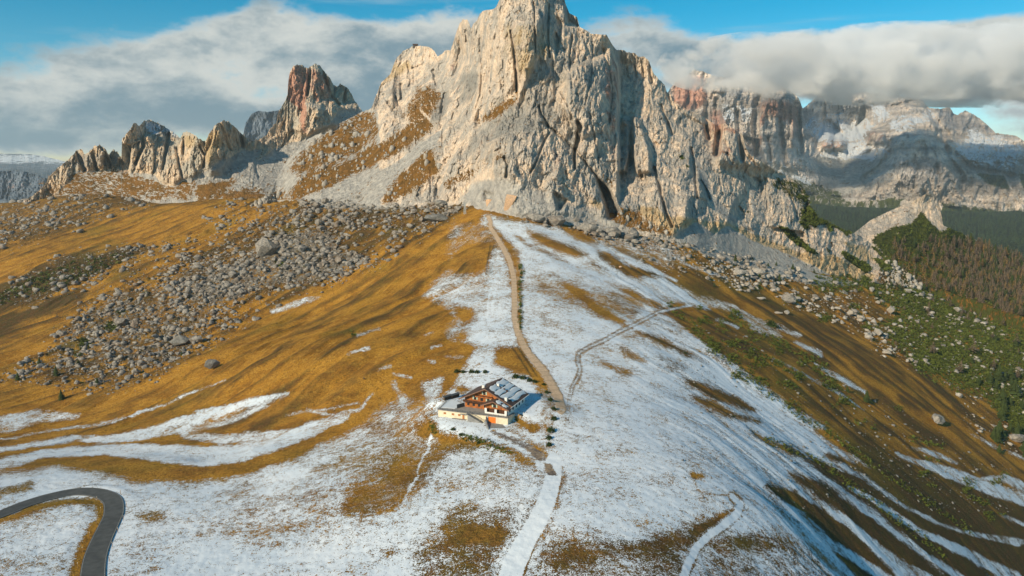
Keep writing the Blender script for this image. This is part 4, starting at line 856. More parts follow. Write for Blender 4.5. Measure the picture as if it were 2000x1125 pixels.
def sheet(name, sky_, base, mat, x0, x1, nc, nr, Gc, dbase=None, amp=1.0, scale=1.0, br=3, jag=3.0, back=120, skirt=70, step=0.0, calm=None, seed=0, dscale=None):
    """a mountain side: foot and crest each at their own distance, relief pushed out of the wall, and a far side"""
    px = np.linspace(x0, x1, nc); sk = np.array(sky_, float); bs = np.array(base, float)
    top = np.interp(px, sk[:, 0], sk[:, 1]); bot = np.interp(px, bs[:, 0], bs[:, 1])
    top = top + jag * (ridged(px / 9, px * 0 + seed, 3, 70 + seed) * 0.7 - 0.3) * np.clip((bot - top) / 30, 0, 1)
    s = np.linspace(0, 1, nr)[:, None]; PXs = np.broadcast_to(px, (nr, nc)).copy(); PYs = bot + (top - bot) * s
    if dbase is None: D0 = np.array([hit_z(a, b)[1] for a, b in zip(px, bot)])
    else: db = np.array(dbase, float); D0 = np.interp(px, db[:, 0], db[:, 1])
    kk = 25; D0 = np.convolve(np.pad(D0, kk // 2, mode='edge'), np.ones(kk) / kk, 'valid')
    gp = np.array([(a, b) for a, b, g in Gc], float) / 300; g = TPS(np.r_[gp, np.c_[px[::nc // 14], bot[::nc // 14]] / 300], [q[2] for q in Gc] + [0] * len(px[::nc // 14]), 1e-3)(PXs / 300, PYs / 300)
    g = np.maximum(g, 0) if step == 0 else g
    g = g * sst(s, 0.0, 0.06) if False else g
    D = D0 * np.exp(g)
    soft = np.clip(samp(R_GRASS, PXs, PYs) * 0.62 + samp(R_SCREE, PXs, PYs) * 0.97, 0, 1); rk_ = 1 - soft
    sc = scale; wx = PXs + 5 * sc * fbm(PXs / (40 * sc), PYs / (50 * sc), 3, 5 + seed); wy = PYs + 6 * sc * fbm(PXs / (50 * sc), PYs / (50 * sc), 3, 6 + seed)
    # slanting ribs
    wx = wx + 0.10 * wy
    r = 5 * ridged(wx / (70 * sc), wy / (200 * sc), 2, 101 + seed) + 1.6 * ridged(wx / (17 * sc), wy / (60 * sc), 3, 131 + seed)
    h0, e0_ = facets(wx / (70 * sc), wy / (130 * sc), 191 + seed)
    h1, e1_ = facets(wx / (30 * sc), wy / (78 * sc), 201 + seed); h2, e2_ = facets(wx / (12 * sc), wy / (34 * sc), 211 + seed); h3, e3_ = facets(wx / (5.2 * sc), wy / (12 * sc), 221 + seed)
    big = 22 * h0 + 12 * h1
    for _ in range(2): big = box1(box1(big, br, 0), br, 1)
    h2 = box1(box1(h2, 1, 0), 1, 1)
    r = r + big + 7.0 * h2 + 3.6 * h3 - 1.0 * (1 - sst(e1_, 0, 0.08)) - 0.6 * (1 - sst(e2_, 0, 0.10))
    h4, e4_ = facets(wx / (2.6 * sc), wy / (4.6 * sc), 241 + seed); r = r + 1.5 * h4 + 1.6 * fbm(PXs / 4.0, PYs / 7.0, 3, 231 + seed)
    edge = sst(s, 0, 0.05)
    R = r * rk_ * amp * (D0 / 1000.0) * np.clip(edge, 0.15, 1) + soft * 1.0 * fbm(PXs / 9, PYs / 7, 3, 8) * D0 / 1000 + samp(R_LIFT, PXs, PYs) * (D0 / 1000.0 if dscale is None else dscale)
    D = D - R
    u, t = ray(PXs, PYs); X = u * D; Y = D; Z = t * D
    # foot carried down into the ground, far side carried down behind the crest
    Xs = [X[0] * 1.0 - 0 for _ in range(3)]; Ys = [Y[0] for _ in range(3)]; Zs = [Z[0] - skirt * q for q in (1.0, 0.6, 0.25)]
    bX, bY, bZ = [], [], []; bb = back * D0 / 1000.0
    for q in (0.05, 0.15, 0.35, 0.7, 1.2, 2.0, 3.2):
        bX.append(X[-1] * (1 + 0.0) + X[-1] / Y[-1] * 0); bY.append(Y[-1] + bb * q + 6 * fbm(px / 13, px * 0 + q * 7, 3, 9)); bZ.append(Z[-1] - bb * q * 1.15 - 4 * np.abs(fbm(px / 11, px * 0 + q * 9, 3, 19)))
    X = np.vstack(Xs + [X] + bX); Y = np.vstack(Ys + [Y] + bY); Z = np.vstack(Zs + [Z] + bZ)
    a = lambda A: np.pad(samp(A, PXs, PYs), ((3, 7), (0, 0)), mode='edge')
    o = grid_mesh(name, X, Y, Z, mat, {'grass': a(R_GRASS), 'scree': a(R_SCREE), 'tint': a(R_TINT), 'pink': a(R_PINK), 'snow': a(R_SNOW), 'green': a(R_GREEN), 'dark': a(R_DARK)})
    o['kind'] = 'structure'; o.data.polygons.foreach_set('use_smooth', np.zeros(len(o.data.polygons), bool))
    return o, (px, X, Y, Z)

rm_main = rock_material('pale limestone', (0.82, 0.665, 0.51, 1), (0.49, 0.46, 0.41, 1), (0.31, 0.305, 0.28, 1))
rm_west = rock_material('crag limestone', (0.78, 0.60, 0.42, 1), (0.52, 0.48, 0.40, 1), (0.32, 0.31, 0.29, 1), 0.6)
rm_east = rock_material('layered limestone', (0.70, 0.61, 0.52, 1), (0.50, 0.48, 0.46, 1), (0.28, 0.28, 0.29, 1), 0.22, 0.45)
rm_blue = rock_material('haze-tinted limestone', (0.17, 0.21, 0.26, 1), (0.08, 0.12, 0.17, 1), (0.035, 0.06, 0.10, 1), 0.22, 0.2)  # blue of the distance haze mixed into these rock colours
main, MAIN = sheet('peak', [(500,398),(522,388),(534,366),(545,338),(562,312),(600,272),(650,247),(700,222),(725,212),(735,185),(745,160),(762,145),(768,128),(775,112),(790,98),(805,91),(820,89),(838,91),(848,99),(855,110),(862,106),(872,97),(880,98),(886,80),(892,60),(898,45),(905,38),(912,38),(917,46),(920,56),(925,45),(932,40),(936,28),(945,20),(960,18),(968,15),(975,0),(978,-15),(1000,-35),(1040,-50),(1075,-40),(1100,-12),(1104,5),(1112,25),(1127,33),(1132,52),(1145,58),(1155,66),(1170,66),(1185,68),(1195,85),(1203,97),(1215,97),(1225,102),(1240,103),(1246,110),(1258,110),(1268,120),(1275,140),(1282,150),(1290,158),(1298,165),(1302,178),(1315,190),(1325,203),(1345,215),(1365,222),(1385,235),(1400,245),(1415,240),(1450,262),(1457,285),(1462,298),(1480,312),(1495,320),(1520,335),(1545,345),(1565,362),(1576,378),(1578,395),(1590,412),(1598,425),(1620,435),(1650,450),(1680,460),(1700,475),(1720,500),(1745,512),(1765,527),(1800,556)],
    [(500,402),(520,398),(545,392),(600,392),(650,394),(740,404),(800,404),(870,404),(900,400),(945,410),(1000,421),(1060,432),(1120,442),(1200,452),(1260,462),(1320,474),(1400,492),(1500,510),(1600,534),(1700,553),(1800,566)],
    rm_main, 500, 1800, 1040, 400,
    [(540,360,.03),(565,310,.10),(650,250,.20),(700,224,.25),(725,212,.27),(745,160,.33),(810,91,.42),(790,200,.28),(850,110,.38),(905,40,.29),(700,300,.16),(640,350,.07),(850,262,.16),(760,360,.05),(870,330,.07),(930,300,.09),
     (960,20,.26),(1040,-50,.27),(1100,-10,.28),(1040,60,.20),(1040,150,.17),(1000,240,.13),(1060,330,.07),(1000,380,.035),(1130,60,.24),(1185,68,.25),(1160,200,.17),(1150,320,.09),(1150,400,.03),
     (1215,97,.30),(1258,110,.30),(1260,220,.22),(1260,330,.12),(1260,420,.03),(1302,178,.31),(1345,215,.30),(1320,330,.14),(1400,245,.28),(1450,262,.24),(1400,380,.11),(1480,312,.21),(1565,362,.18),(1500,420,.09),(1577,395,.15),(1620,435,.12),(1650,500,.04),(1700,475,.10),(1750,515,.05)])
west, WEST = sheet('crags', [(40,395),(60,385),(88,362),(95,345),(110,330),(125,318),(140,305),(150,293),(160,290),(165,302),(172,297),(185,285),(195,282),(207,290),(210,302),(222,291),(235,305),(238,308),(232,294),(240,270),(255,250),(262,238),(272,245),(283,234),(292,233),(310,240),(330,252),(345,262),(352,270),(358,257),(372,258),(385,268),(394,274),(402,274),(408,262),(420,243),(435,235),(448,238),(460,248),(470,258),(478,265),(487,278),(505,272),(520,265),(528,250),(540,240),(545,215),(555,200),(562,185),(563,160),(566,140),(575,127),(590,125),(600,134),(605,130),(615,124),(625,128),(635,140),(645,152),(652,165),(660,168),(665,163),(675,168),(685,180),(690,192),(700,205),(709,218),(720,235),(735,262),(760,300)],
    [(40,402),(100,384),(150,378),(200,392),(240,402),(300,412),(350,412),(400,408),(450,408),(520,412),(600,425),(760,440)],
    rm_west, 40, 760, 720, 300,
    [(100,340,.02),(160,292,.035),(240,300,.05),(262,240,.07),(290,234,.12),(350,265,.13),(330,330,.05),(380,265,.07),(440,236,.09),(430,300,.09),(480,270,.13),(520,270,.16),(470,340,.07),(560,330,.11),(600,270,.17),(590,127,.22),(620,200,.20),(665,165,.23),(709,218,.24),(660,260,.19),(700,330,.15)],
    dbase=[(40,1720),(200,1700),(300,1640),(400,1580),(500,1560),(760,1560)], amp=0.85, scale=0.7, br=1, jag=6.0, seed=31, back=80)
east, EAST = sheet('massif', [(1270,240),(1290,200),(1310,172),(1320,160),(1340,148),(1355,136),(1375,140),(1400,150),(1450,152),(1500,158),(1540,172),(1560,192),(1568,212),(1600,185),(1700,178),(1800,193),(1815,210),(1835,212),(1855,209),(1862,221),(1870,224),(1885,215),(1905,225),(1925,240),(1945,260),(1965,262),(1985,265),(2000,275),(2060,300),(2150,330),(2300,370)],
    [(1270,345),(1480,352),(1560,378),(1650,395),(1750,392),(1850,408),(1950,420),(2300,440)],
    rm_east, 1270, 2300, 760, 260,
    [(1300,200,.10),(1355,138,.12),(1450,155,.11),(1480,310,.03),(1540,175,.12),(1560,320,.05),(1650,182,.30),(1650,270,.20),(1620,320,.10),(1700,350,.06),(1790,200,.28),(1780,290,.12),(1800,360,.04),(1860,212,.30),(1900,300,.15),(1950,262,.24),(2000,280,.2),(1980,360,.07),(2200,345,.12)],
    dbase=[(1270,5200),(1480,5100),(1600,5000),(1800,4700),(2000,4600),(2300,4700)], amp=0.9, scale=0.5, br=1, jag=3.0, seed=63, back=90, skirt=200, dscale=2.3)
knoll, KN = sheet('knoll', [(1640,475),(1672,452),(1700,430),(1740,411),(1780,394),(1808,379),(1822,378),(1831,387),(1837,410),(1842,440),(1870,452),(1900,466),(1950,488),(2000,506),(2100,545),(2300,610)],
    [(1640,500),(1700,530),(1760,555),(1830,565),(1900,585),(2000,620),(2300,700)],
    rm_main, 1640, 2300, 420, 200,
    [(1700,432,.12),(1740,470,.07),(1810,380,.20),(1780,460,.10),(1838,430,.17),(1900,470,.22),(1900,540,.10),(2000,508,.30),(2000,580,.14),(2150,565,.30)],
    dbase=[(1640,1150),(1700,1150),(1800,1120),(1900,1080),(2000,1020),(2300,950)], amp=0.5, scale=0.8, jag=1.5, seed=83, back=110, skirt=90)
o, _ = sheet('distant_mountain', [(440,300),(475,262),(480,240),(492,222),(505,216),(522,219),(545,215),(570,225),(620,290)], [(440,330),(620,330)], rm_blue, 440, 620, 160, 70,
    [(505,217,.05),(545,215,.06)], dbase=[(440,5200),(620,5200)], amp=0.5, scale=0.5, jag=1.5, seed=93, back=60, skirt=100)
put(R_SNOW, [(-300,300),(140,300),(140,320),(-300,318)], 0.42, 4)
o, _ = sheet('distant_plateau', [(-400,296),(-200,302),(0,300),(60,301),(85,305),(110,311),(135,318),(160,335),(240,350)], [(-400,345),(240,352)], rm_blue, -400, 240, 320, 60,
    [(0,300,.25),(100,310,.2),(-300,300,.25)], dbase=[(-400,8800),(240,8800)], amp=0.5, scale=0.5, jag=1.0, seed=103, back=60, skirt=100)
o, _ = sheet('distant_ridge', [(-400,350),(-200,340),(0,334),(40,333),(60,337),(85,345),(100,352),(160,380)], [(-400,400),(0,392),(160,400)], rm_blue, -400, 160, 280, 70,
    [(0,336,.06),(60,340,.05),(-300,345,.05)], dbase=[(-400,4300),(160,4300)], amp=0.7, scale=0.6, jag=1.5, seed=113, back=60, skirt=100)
print('mountains', time.time() - T0)
# ------------------------------------------------------------------ object helpers
def mesh_obj(name, verts, faces, mat, parent=None, smooth=False, loc=None):
    me = bpy.data.meshes.new(name); me.from_pydata([tuple(map(float, v)) for v in verts], [], [tuple(map(int, f)) for f in faces])
    for mt in (mat if isinstance(mat, (list, tuple)) else [mat]): me.materials.append(mt)
    if smooth: me.polygons.foreach_set('use_smooth', [True] * len(me.polygons))
    o = bpy.data.objects.new(name, me); C.objects.link(o)
    if parent is not None: o.parent = parent
    if loc is not None: o.location = loc
    return o
def empty(name, loc, rz=0.0, sc=1.0):
    o = bpy.data.objects.new(name, None); C.objects.link(o); o.location = tuple(map(float, loc)); o.rotation_euler = (0, 0, rz); o.scale = (sc, sc, sc); return o
def tag(o, label=None, cat=None, group=None, kind=None):
    if label: o['label'] = label
    if cat: o['category'] = cat
    if group: o['group'] = group
    if kind: o['kind'] = kind
    return o
class MB:
    """collects shapes for one mesh"""
    def __init__(s): s.v = []; s.f = []
    def quad(s, *p): n = len(s.v); s.v += [tuple(q) for q in p]; s.f.append(tuple(range(n, n + len(p)))); return s
    def prism(s, poly, z0, z1, zt=None):
        n = len(s.v); k = len(poly); z1s = zt or [z1] * k; z0s = z0 if isinstance(z0, (list, tuple)) else [z0] * k
        s.v += [(a, b, z0s[i]) for i, (a, b) in enumerate(poly)] + [(a, b, z1s[i]) for i, (a, b) in enumerate(poly)]
        s.f.append(tuple(range(n + k - 1, n - 1, -1))); s.f.append(tuple(range(n + k, n + 2 * k)))
        for i in range(k): j = (i + 1) % k; s.f.append((n + i, n + j, n + k + j, n + k + i))
        return s
    def box(s, x0, x1, y0, y1, z0, z1): return s.prism([(x0, y0), (x1, y0), (x1, y1), (x0, y1)], z0, z1)
    def hexa(s, bot, top):
        n = len(s.v); s.v += [tuple(q) for q in bot] + [tuple(q) for q in top]
        s.f += [(n + 3, n + 2, n + 1, n), (n + 4, n + 5, n + 6, n + 7)] + [(n + i, n + (i + 1) % 4, n + 4 + (i + 1) % 4, n + 4 + i) for i in range(4)]; return s
    def bar(s, a, b, w):
        a = np.array(a, float); b = np.array(b, float); d = b - a; d = d / (np.linalg.norm(d) + 1e-9)
        u = np.cross(d, (0, 0, 1.0)); u = np.array([1.0, 0, 0]) if np.linalg.norm(u) < 1e-3 else u / np.linalg.norm(u); v = np.cross(d, u); h = w / 2
        c = lambda p: [p + u * h + v * h, p - u * h + v * h, p - u * h - v * h, p + u * h - v * h]
        return s.hexa(c(a), c(b))
    def build(s, name, mat, parent=None, smooth=False): return mesh_obj(name, s.v, s.f, mat, parent, smooth)

# ------------------------------------------------------------------ road
asph = plain('asphalt', (0.085, 0.088, 0.085), 0.75, 0.3, 0.22, 0.35)
def strip(P, hw, lift=0.0, thick=0.3):
    P = np.asarray(P); d = np.gradient(P[:, :2], axis=0); d /= np.linalg.norm(d, axis=1)[:, None]; nrm = np.c_[-d[:, 1], d[:, 0]]
    m = MB(); L = np.c_[P[:, :2] + nrm * hw, P[:, 2] + lift]; R = np.c_[P[:, :2] - nrm * hw, P[:, 2] + lift]; n = len(P)
    m.v = [tuple(x) for x in L] + [tuple(x) for x in R] + [(x[0], x[1], x[2] - thick) for x in L] + [(x[0], x[1], x[2] - thick) for x in R]
    for i in range(n - 1):
        m.f += [(i, n + i, n + i + 1, i + 1), (2 * n + i, i, i + 1, 2 * n + i + 1), (n + i, 3 * n + i, 3 * n + i + 1, n + i + 1)]
    return m, L, R
m, RL_, RR_ = strip(RP, RHW, 0.0, 0.6)
road = m.build('road', asph); road['kind'] = 'structure'
lane = plain('worn road paint', (0.30, 0.31, 0.30), 0.8, 0.2, 0.5, 3.0)
for side, e in ((1, -0.25), (-1, 0.25)):
    d = np.gradient(RP[:, :2], axis=0); d /= np.linalg.norm(d, axis=1)[:, None]; nrm = np.c_[-d[:, 1], d[:, 0]]
    Q = np.c_[RP[:, :2] + nrm * (side * (RHW - 0.3)), RP[:, 2]]
    mm, _, _ = strip(Q, 0.07, 0.006, 0.004); q = mm.build('road_edge_line', lane); q['kind'] = 'structure'

# ------------------------------------------------------------------ boulders
def hull_rock(seed, flat=0.75, n=26, asp=1.0):
    r = np.random.default_rng(seed); P = r.normal(size=(n, 3)); P /= np.linalg.norm(P, axis=1)[:, None]; P *= r.uniform(0.78, 1.08, (n, 1)); P *= (0.5 * asp, 0.5 / asp, 0.5 * flat)
    bm = bmesh.new()
    for p in P: bm.verts.new(p)
    g = bmesh.ops.convex_hull(bm, input=bm.verts[:]); bmesh.ops.delete(bm, geom=[v for v in bm.verts if not v.link_faces], context='VERTS')
    bmesh.ops.triangulate(bm, faces=bm.faces[:]); bm.verts.index_update(); bmesh.ops.recalc_face_normals(bm, faces=bm.faces[:])
    v = np.array([tuple(q.co) for q in bm.verts]); f = np.array([[q.index for q in fa.verts] for fa in bm.faces]); bm.free(); return v, f
ROCKS = [hull_rock(300 + i, 0.62 + 0.05 * (i % 5), 15 + 2 * (i % 6), 1.0 + 0.08 * (i % 4)) for i in range(14)]
def boulder_mat(name, a, b_, c_):
    mt, nt, b = material(name, 0.93, 0.1)
    co = nt.new('ShaderNodeNewGeometry').outputs['Position']
    n1 = nt.noise(co, 0.35, 5, 0.7); n2 = nt.noise(co, 0.045, 3, 0.6); n3 = nt.noise(co, 1.3, 4, 0.7)
    c = nt.mix(nt.ramp(n1, 0.36, 0.64), a, b_); c = nt.mix(nt.ramp(n2, 0.5, 0.68, 0, 0.55), c, c_)
    c = nt.hsv(c, 0.5, 1.0, nt.ramp(n3, 0.3, 0.7, 0.75, 1.25))
    nt.l.new(c, b.inputs['Base Color']); nt.l.new(nt.bump(nt.add(n1, nt.mul(n3, 0.5)), 0.9, 1.2), b.inputs['Normal']); return mt
bmat = boulder_mat('boulder limestone', (0.37, 0.345, 0.30, 1), (0.165, 0.16, 0.15, 1), (0.22, 0.16, 0.11, 1))
bright_b = boulder_mat('fresh limestone', (0.46, 0.435, 0.385, 1), (0.30, 0.285, 0.255, 1), (0.36, 0.29, 0.20, 1))
orange_b = boulder_mat('orange limestone', (0.66, 0.44, 0.27, 1), (0.52, 0.36, 0.24, 1), (0.60, 0.42, 0.28, 1))
grey_b = boulder_mat('dark lichened limestone', (0.25, 0.25, 0.235, 1), (0.16, 0.165, 0.16, 1), (0.20, 0.17, 0.12, 1))
visr = vis & (YY < 2400)
def pick(maskA, N, lo=0.15, power=1.0, region=None):
    w = samp(maskA, PX, PY); w = np.where(visr & (w > lo), w, 0) ** power
    w = w * ((PX > -60) & (PX < 2060) & (PY < 1150))
    if region is not None: w = w * region
    # equal density over the picture: cells of the sheet shrink with distance
    dpy = np.abs(np.gradient(PY, axis=0)); w = w * np.clip(dpy, 0, 6)
    w = w.ravel(); c = np.cumsum(w); k = np.searchsorted(c, RNG.uniform(0, c[-1], N)); return k
xs, ys, zs = XX.ravel(), YY.ravel(), ZG.ravel()
def scatter(name, K, sizes, shapes, mat, sink=0.42, zs_=None, label=None, cat=None):
    V, Fc, off = [], [], 0
    for j, (i, s) in enumerate(zip(K, sizes)):
        v, f = shapes[j % len(shapes)]; a = RNG.uniform(0, 6.283); ca, sa = math.cos(a), math.sin(a); sv = v * s * np.array([RNG.uniform(.8, 1.25), RNG.uniform(.8, 1.25), RNG.uniform(.8, 1.2)])
        p = np.c_[sv[:, 0] * ca - sv[:, 1] * sa, sv[:, 0] * sa + sv[:, 1] * ca, sv[:, 2]]
        x, y, z = (i if isinstance(i, (tuple, np.ndarray)) else (xs[i], ys[i], zs[i]))
        p += (x, y, z + s * (0.5 - sink) * 0.7); V.append(p); Fc.append(f + off); off += len(v)
    V = np.vstack(V).astype(np.float32); Fc = np.vstack(Fc).astype(np.int32)
    me = bpy.data.meshes.new(name); me.vertices.add(len(V)); me.vertices.foreach_set('co', V.ravel()); me.loops.add(Fc.size); me.loops.foreach_set('vertex_index', Fc.ravel())
    me.polygons.add(len(Fc)); me.polygons.foreach_set('loop_start', (np.arange(len(Fc)) * 3).astype(np.int32)); me.update(); me.validate(); me.materials.append(mat)
    o = bpy.data.objects.new(name, me); C.objects.link(o); o['kind'] = 'stuff'
    if label: o['label'] = label; o['category'] = cat
    return o
ROCKB = np.clip(ROCK, 0, 1) * np.where(GX > 1480, 0.40, 1.0) * (0.22 + 1.0 * sst(fbm(GX / 34, GY / 22, 4, 77), -0.3, 0.3))
ROCKB = blur(ROCKB, 6)
K = pick(ROCKB, 22000, 0.06, 1.4)
pxs = 1.2 + 2.0 * RNG.pareto(1.85, len(K)); pxs = np.clip(pxs, 1.4, 15)
scatter('loose_rock', K, pxs * ys[K] / F_PX, ROCKS, bmat, label='loose grey limestone rubble strewn over the slopes below the cliffs', cat='rubble')
K = pick(ROCKB * (GX > 1380), 2000, 0.08, 1.3)
scatter('pale_rubble', K, np.clip(1.4 + 2.4 * RNG.pareto(1.9, len(K)), 1.5, 12) * ys[K] / F_PX, ROCKS, bright_b, label='pale rubble among the dwarf pines on the right', cat='rubble')
# the largest ones, each on its own
rock_meshes = []
def rock_mesh(i, mat):
    v, f = ROCKS[i]; me = bpy.data.meshes.new('boulder'); me.from_pydata([tuple(q) for q in v], [], [tuple(map(int, q)) for q in f]); me.materials.append(mat); return me
RM = {nm: [rock_mesh(i, mt) for i in range(len(ROCKS))] for nm, mt in (('g', bmat), ('w', bright_b), ('o', orange_b), ('d', grey_b))}
def put_boulder(p, s, i, kind, label, group=None, rz=None, sq=(1, 1, 1), tilt=0.0, sink=0.2):
    o = bpy.data.objects.new('boulder', RM[kind][i % len(ROCKS)]); C.objects.link(o)
    o.location = (p[0], p[1], p[2] + s * 0.33 * sq[2] * (1 - sink)); o.scale = tuple(s * q for q in sq); o.rotation_euler = (tilt, tilt * 0.6, RNG.uniform(0, 6.28) if rz is None else rz)
    return tag(o, label, 'boulder', group)
NB = 0
def many(region, N, smin, smax, kind, label, group, lo=0.35):
    global NB
    A_ = np.clip(ROCK, 0, 1) * region; K = pick(A_, N, lo, 2.0)
    for i in K:
        s = (smin + (smax - smin) * RNG.uniform() ** 2.2) * ys[i] / F_PX
        put_boulder((xs[i], ys[i], zs[i]), s, int(RNG.integers(14)), kind, label, group, sq=(RNG.uniform(.8, 1.25), RNG.uniform(.8, 1.2), RNG.uniform(.8, 1.25))); NB += 1
many((GX < 700) & (GY > 470), 120, 10, 21, 'g', 'grey boulder in the big rockfall on the grassy left slope', 'boulders of the left rockfall')
many((GX >= 560) & (GX < 945) & (GY > 380) & (GY < 540), 55, 11, 21, 'g', 'grey boulder at the foot of the scree left of the ridge path', 'boulders below the scree')
many((GX >= 960) & (GX < 1300) & (GY > 395) & (GY < 500), 50, 12, 25, 'g', 'blocky grey boulder piled under the cliff above the snow', 'boulders under the cliff', 0.5)
many((GX >= 1400) & (GX < 1900) & (GY > 520) & (GY < 720), 45, 10, 20, 'w', 'pale boulder in the rocky field on the right slope', 'boulders of the right slope')
def lone(px, py, w, i, kind, label, sq=(1, 1, 1), rz=0.0, tilt=0.0, sink=0.15):
    p = hit_z(px, py); s = w * p[1] / F_PX / sq[0]; put_boulder(p, s, i, kind, label, None, rz, sq, tilt, sink)
lone(522, 497, 46, 3, 'g', 'largest boulder of the left rockfall, tall and pale, at its upper edge', (1, .9, 1.15)); lone(553, 497, 26, 5, 'g', 'rounded boulder leaning right of the tallest one in the left rockfall', (1, 1, 1.0))
lone(352, 672, 46, 8, 'd', 'broad dark boulder with a flat top near the lower edge of the rockfall', (1.15, .8, .75)); lone(386, 668, 22, 2, 'g', 'pale boulder right beside the broad dark one', (1, 1, 1))
lone(415, 722, 30, 6, 'd', 'dark boulder standing alone on golden grass below the rockfall', (1, .7, 1.25), 0.4, 0.4)
lone(440, 640, 18, 1, 'g', 'rounded boulder on grass at the right edge of the rockfall', (1, 1, .9)); lone(338, 705, 16, 4, 'g', 'small pale boulder at the bottom tip of the rockfall', (1, 1, .9))
lone(850, 433, 48, 9, 'd', 'wide brown-topped boulder at the crest left of the path top', (1.2, .8, .62)); lone(862, 405, 26, 10, 'd', 'grey boulder behind the wide brown-topped one', (1, 1, 1))
lone(960, 408, 26, 11, 'o', 'yellowish boulder beside the dark hollow at the path top', (1, .8, 1.3)); lone(998, 418, 30, 12, 'o', 'tall orange slab leaning at the foot of the cliff', (0.8, .6, 1.9), 0.2, 0.25); lone(880, 372, 26, 0, 'o', 'cream block standing in the grass under the left face', (.9, .8, 1.25))
lone(1045, 433, 40, 7, 'g', 'wide grey boulder at the top of the snow slope', (1.2, .9, .9)); lone(1085, 440, 36, 2, 'g', 'second wide boulder right along the top of the snow slope', (1.1, .9, 1)); lone(1150, 455, 36, 5, 'g', 'big rounded grey boulder in the pile under the dark cleft', (1.1, .9, 1)); lone(1195, 462, 34, 9, 'g', 'squat grey boulder right of the pile under the dark cleft', (1.1, .9, 1))
lone(1481, 540, 26, 3, 'w', 'pale pointed boulder above the brown right slope', (1.1, .9, 1.1)); lone(1445, 537, 30, 6, 'w', 'pale craggy boulder left of the pointed one', (1.3, .9, .8)); lone(1540, 590, 34, 8, 'g', 'pale grey boulder with a shaded right side on the right slope', (1.1, .9, .9), 0, .2)
lone(1520, 613, 20, 1, 'w', 'low pale boulder lying left on the brown slope', (1.2, .8, .5)); lone(1536, 613, 12, 4, 'w', 'small pale boulder beside the low one on the brown slope'); lone(1486, 585, 18, 2, 'w', 'flat pale boulder in brown grass on the right', (1.2, .9, .6))
lone(1829, 828, 40, 13, 'g', 'big angular slab lying alone in the dark grass at right', (1.0, .7, .85), 0.5, 0.3, 0.1); lone(1872, 775, 14, 5, 'w', 'pale upright boulder above the big angular slab', (1, .9, 1.1)); lone(1985, 862, 34, 10, 'g', 'grey boulder at the right edge beside dark spruces', (1, .8, .9))
lone(1212, 523, 7, 1, 'o', 'small cream stone on the brown strip in the upper snow'); lone(928, 862, 5, 1, 'w', 'small white stone in the bank below the lodge'); lone(976, 893, 5, 2, 'w', 'small white stone on green bank left of the bare lane')
_w = np.clip((GX > 1300) * (GY > 560) * (GY < 1000) * (GX - 1250) / 400, 0, 1) * (GY > 380 + (GX - 1000) * .55); K = pick(_w, 1500, .05, 1); scatter('scattered_stones', K, (1.2 + 1.6 * RNG.pareto(2.2, len(K))).clip(1.2, 8) * ys[K] / F_PX, ROCKS, grey_b, label='small grey stones strewn thinly over the right slope', cat='stones')
print('boulders', NB, time.time() - T0)

# ------------------------------------------------------------------ trees
pine_g = plain('needles', (0.050, 0.072, 0.020), 0.9, 0.15, 0.45, 0.9)
larch_b = plain('bare larch twigs', (0.165, 0.125, 0.085), 0.95, 0.1, 0.4, 0.9)
larch_o = plain('autumn larch needles', (0.23, 0.15, 0.06), 0.95, 0.1, 0.4, 0.9)
bark = plain('bark', (0.10, 0.075, 0.055), 0.95, 0.1, 0.3, 2.0)
scrub_m = plain('dwarf pine needles', (0.082, 0.104, 0.018), 0.9, 0.15, 0.5, 0.25)
def crown(seed, tiers=12, per=8, wid=0.36, droop=0.35, sparse=0.0, base=0.08):
    r = np.random.default_rng(seed); v, f = [], []
    for t in range(tiers):
        z = base + (1 - base) * (t / tiers) ** 0.92; R = wid * (1 - z) ** 0.8 * r.uniform(.8, 1.15) + 0.02; off = r.uniform(0, 6.28)
        for k in range(per):
            if r.uniform() < sparse: continue
            a = off + 6.283 * k / per + r.uniform(-.3, .3); L = R * r.uniform(.65, 1.2); w = 0.55 * L + 0.015; ca, sa = math.cos(a), math.sin(a); zt = z - droop * L; n = len(v)
            v += [(0, 0, z + 0.07), (ca * L - sa * w * .5, sa * L + ca * w * .5, zt), (ca * L * 1.15, sa * L * 1.15, zt - .01), (ca * L + sa * w * .5, sa * L - ca * w * .5, zt)]
            f += [(n, n + 3, n + 2), (n, n + 2, n + 1)]
    n = len(v); v += [(0.02, 0, .9), (-.015, .015, .9), (-.015, -.015, .9), (0, 0, 1.0)]; f += [(n, n + 1, n + 3), (n + 1, n + 2, n + 3), (n + 2, n, n + 3)]
    return np.array(v), np.array(f)
def trunkm(r0=0.022, h=0.93):
    m = MB(); n = 6
    for k in range(n): a = 6.283 * k / n; m.v.append((r0 * math.cos(a), r0 * math.sin(a), -0.06))
    for k in range(n): a = 6.283 * k / n; m.v.append((r0 * .25 * math.cos(a), r0 * .25 * math.sin(a), h))
    m.f = [(k, (k + 1) % n, n + (k + 1) % n, n + k) for k in range(n)]; return m
def tree_proto(name, cr, mat):
    root = empty(name, (0, 0, 0)); trunkm().build('trunk', bark, root); mesh_obj('crown', cr[0], cr[1], mat, root); return root
CON = [crown(i, 13, 9, 0.30 + .03 * (i % 3)) for i in range(3)]; LAR = [crown(20 + i, 12, 7, 0.30 + .03 * (i % 2), -0.15, 0.25, 0.18) for i in range(3)]
P_CON = [tree_proto('spruce', c, pine_g) for c in CON]; P_LAR = [tree_proto('larch', c, larch_b) for c in LAR]; P_LARO = [tree_proto('larch', LAR[0], larch_o)]
used = set()
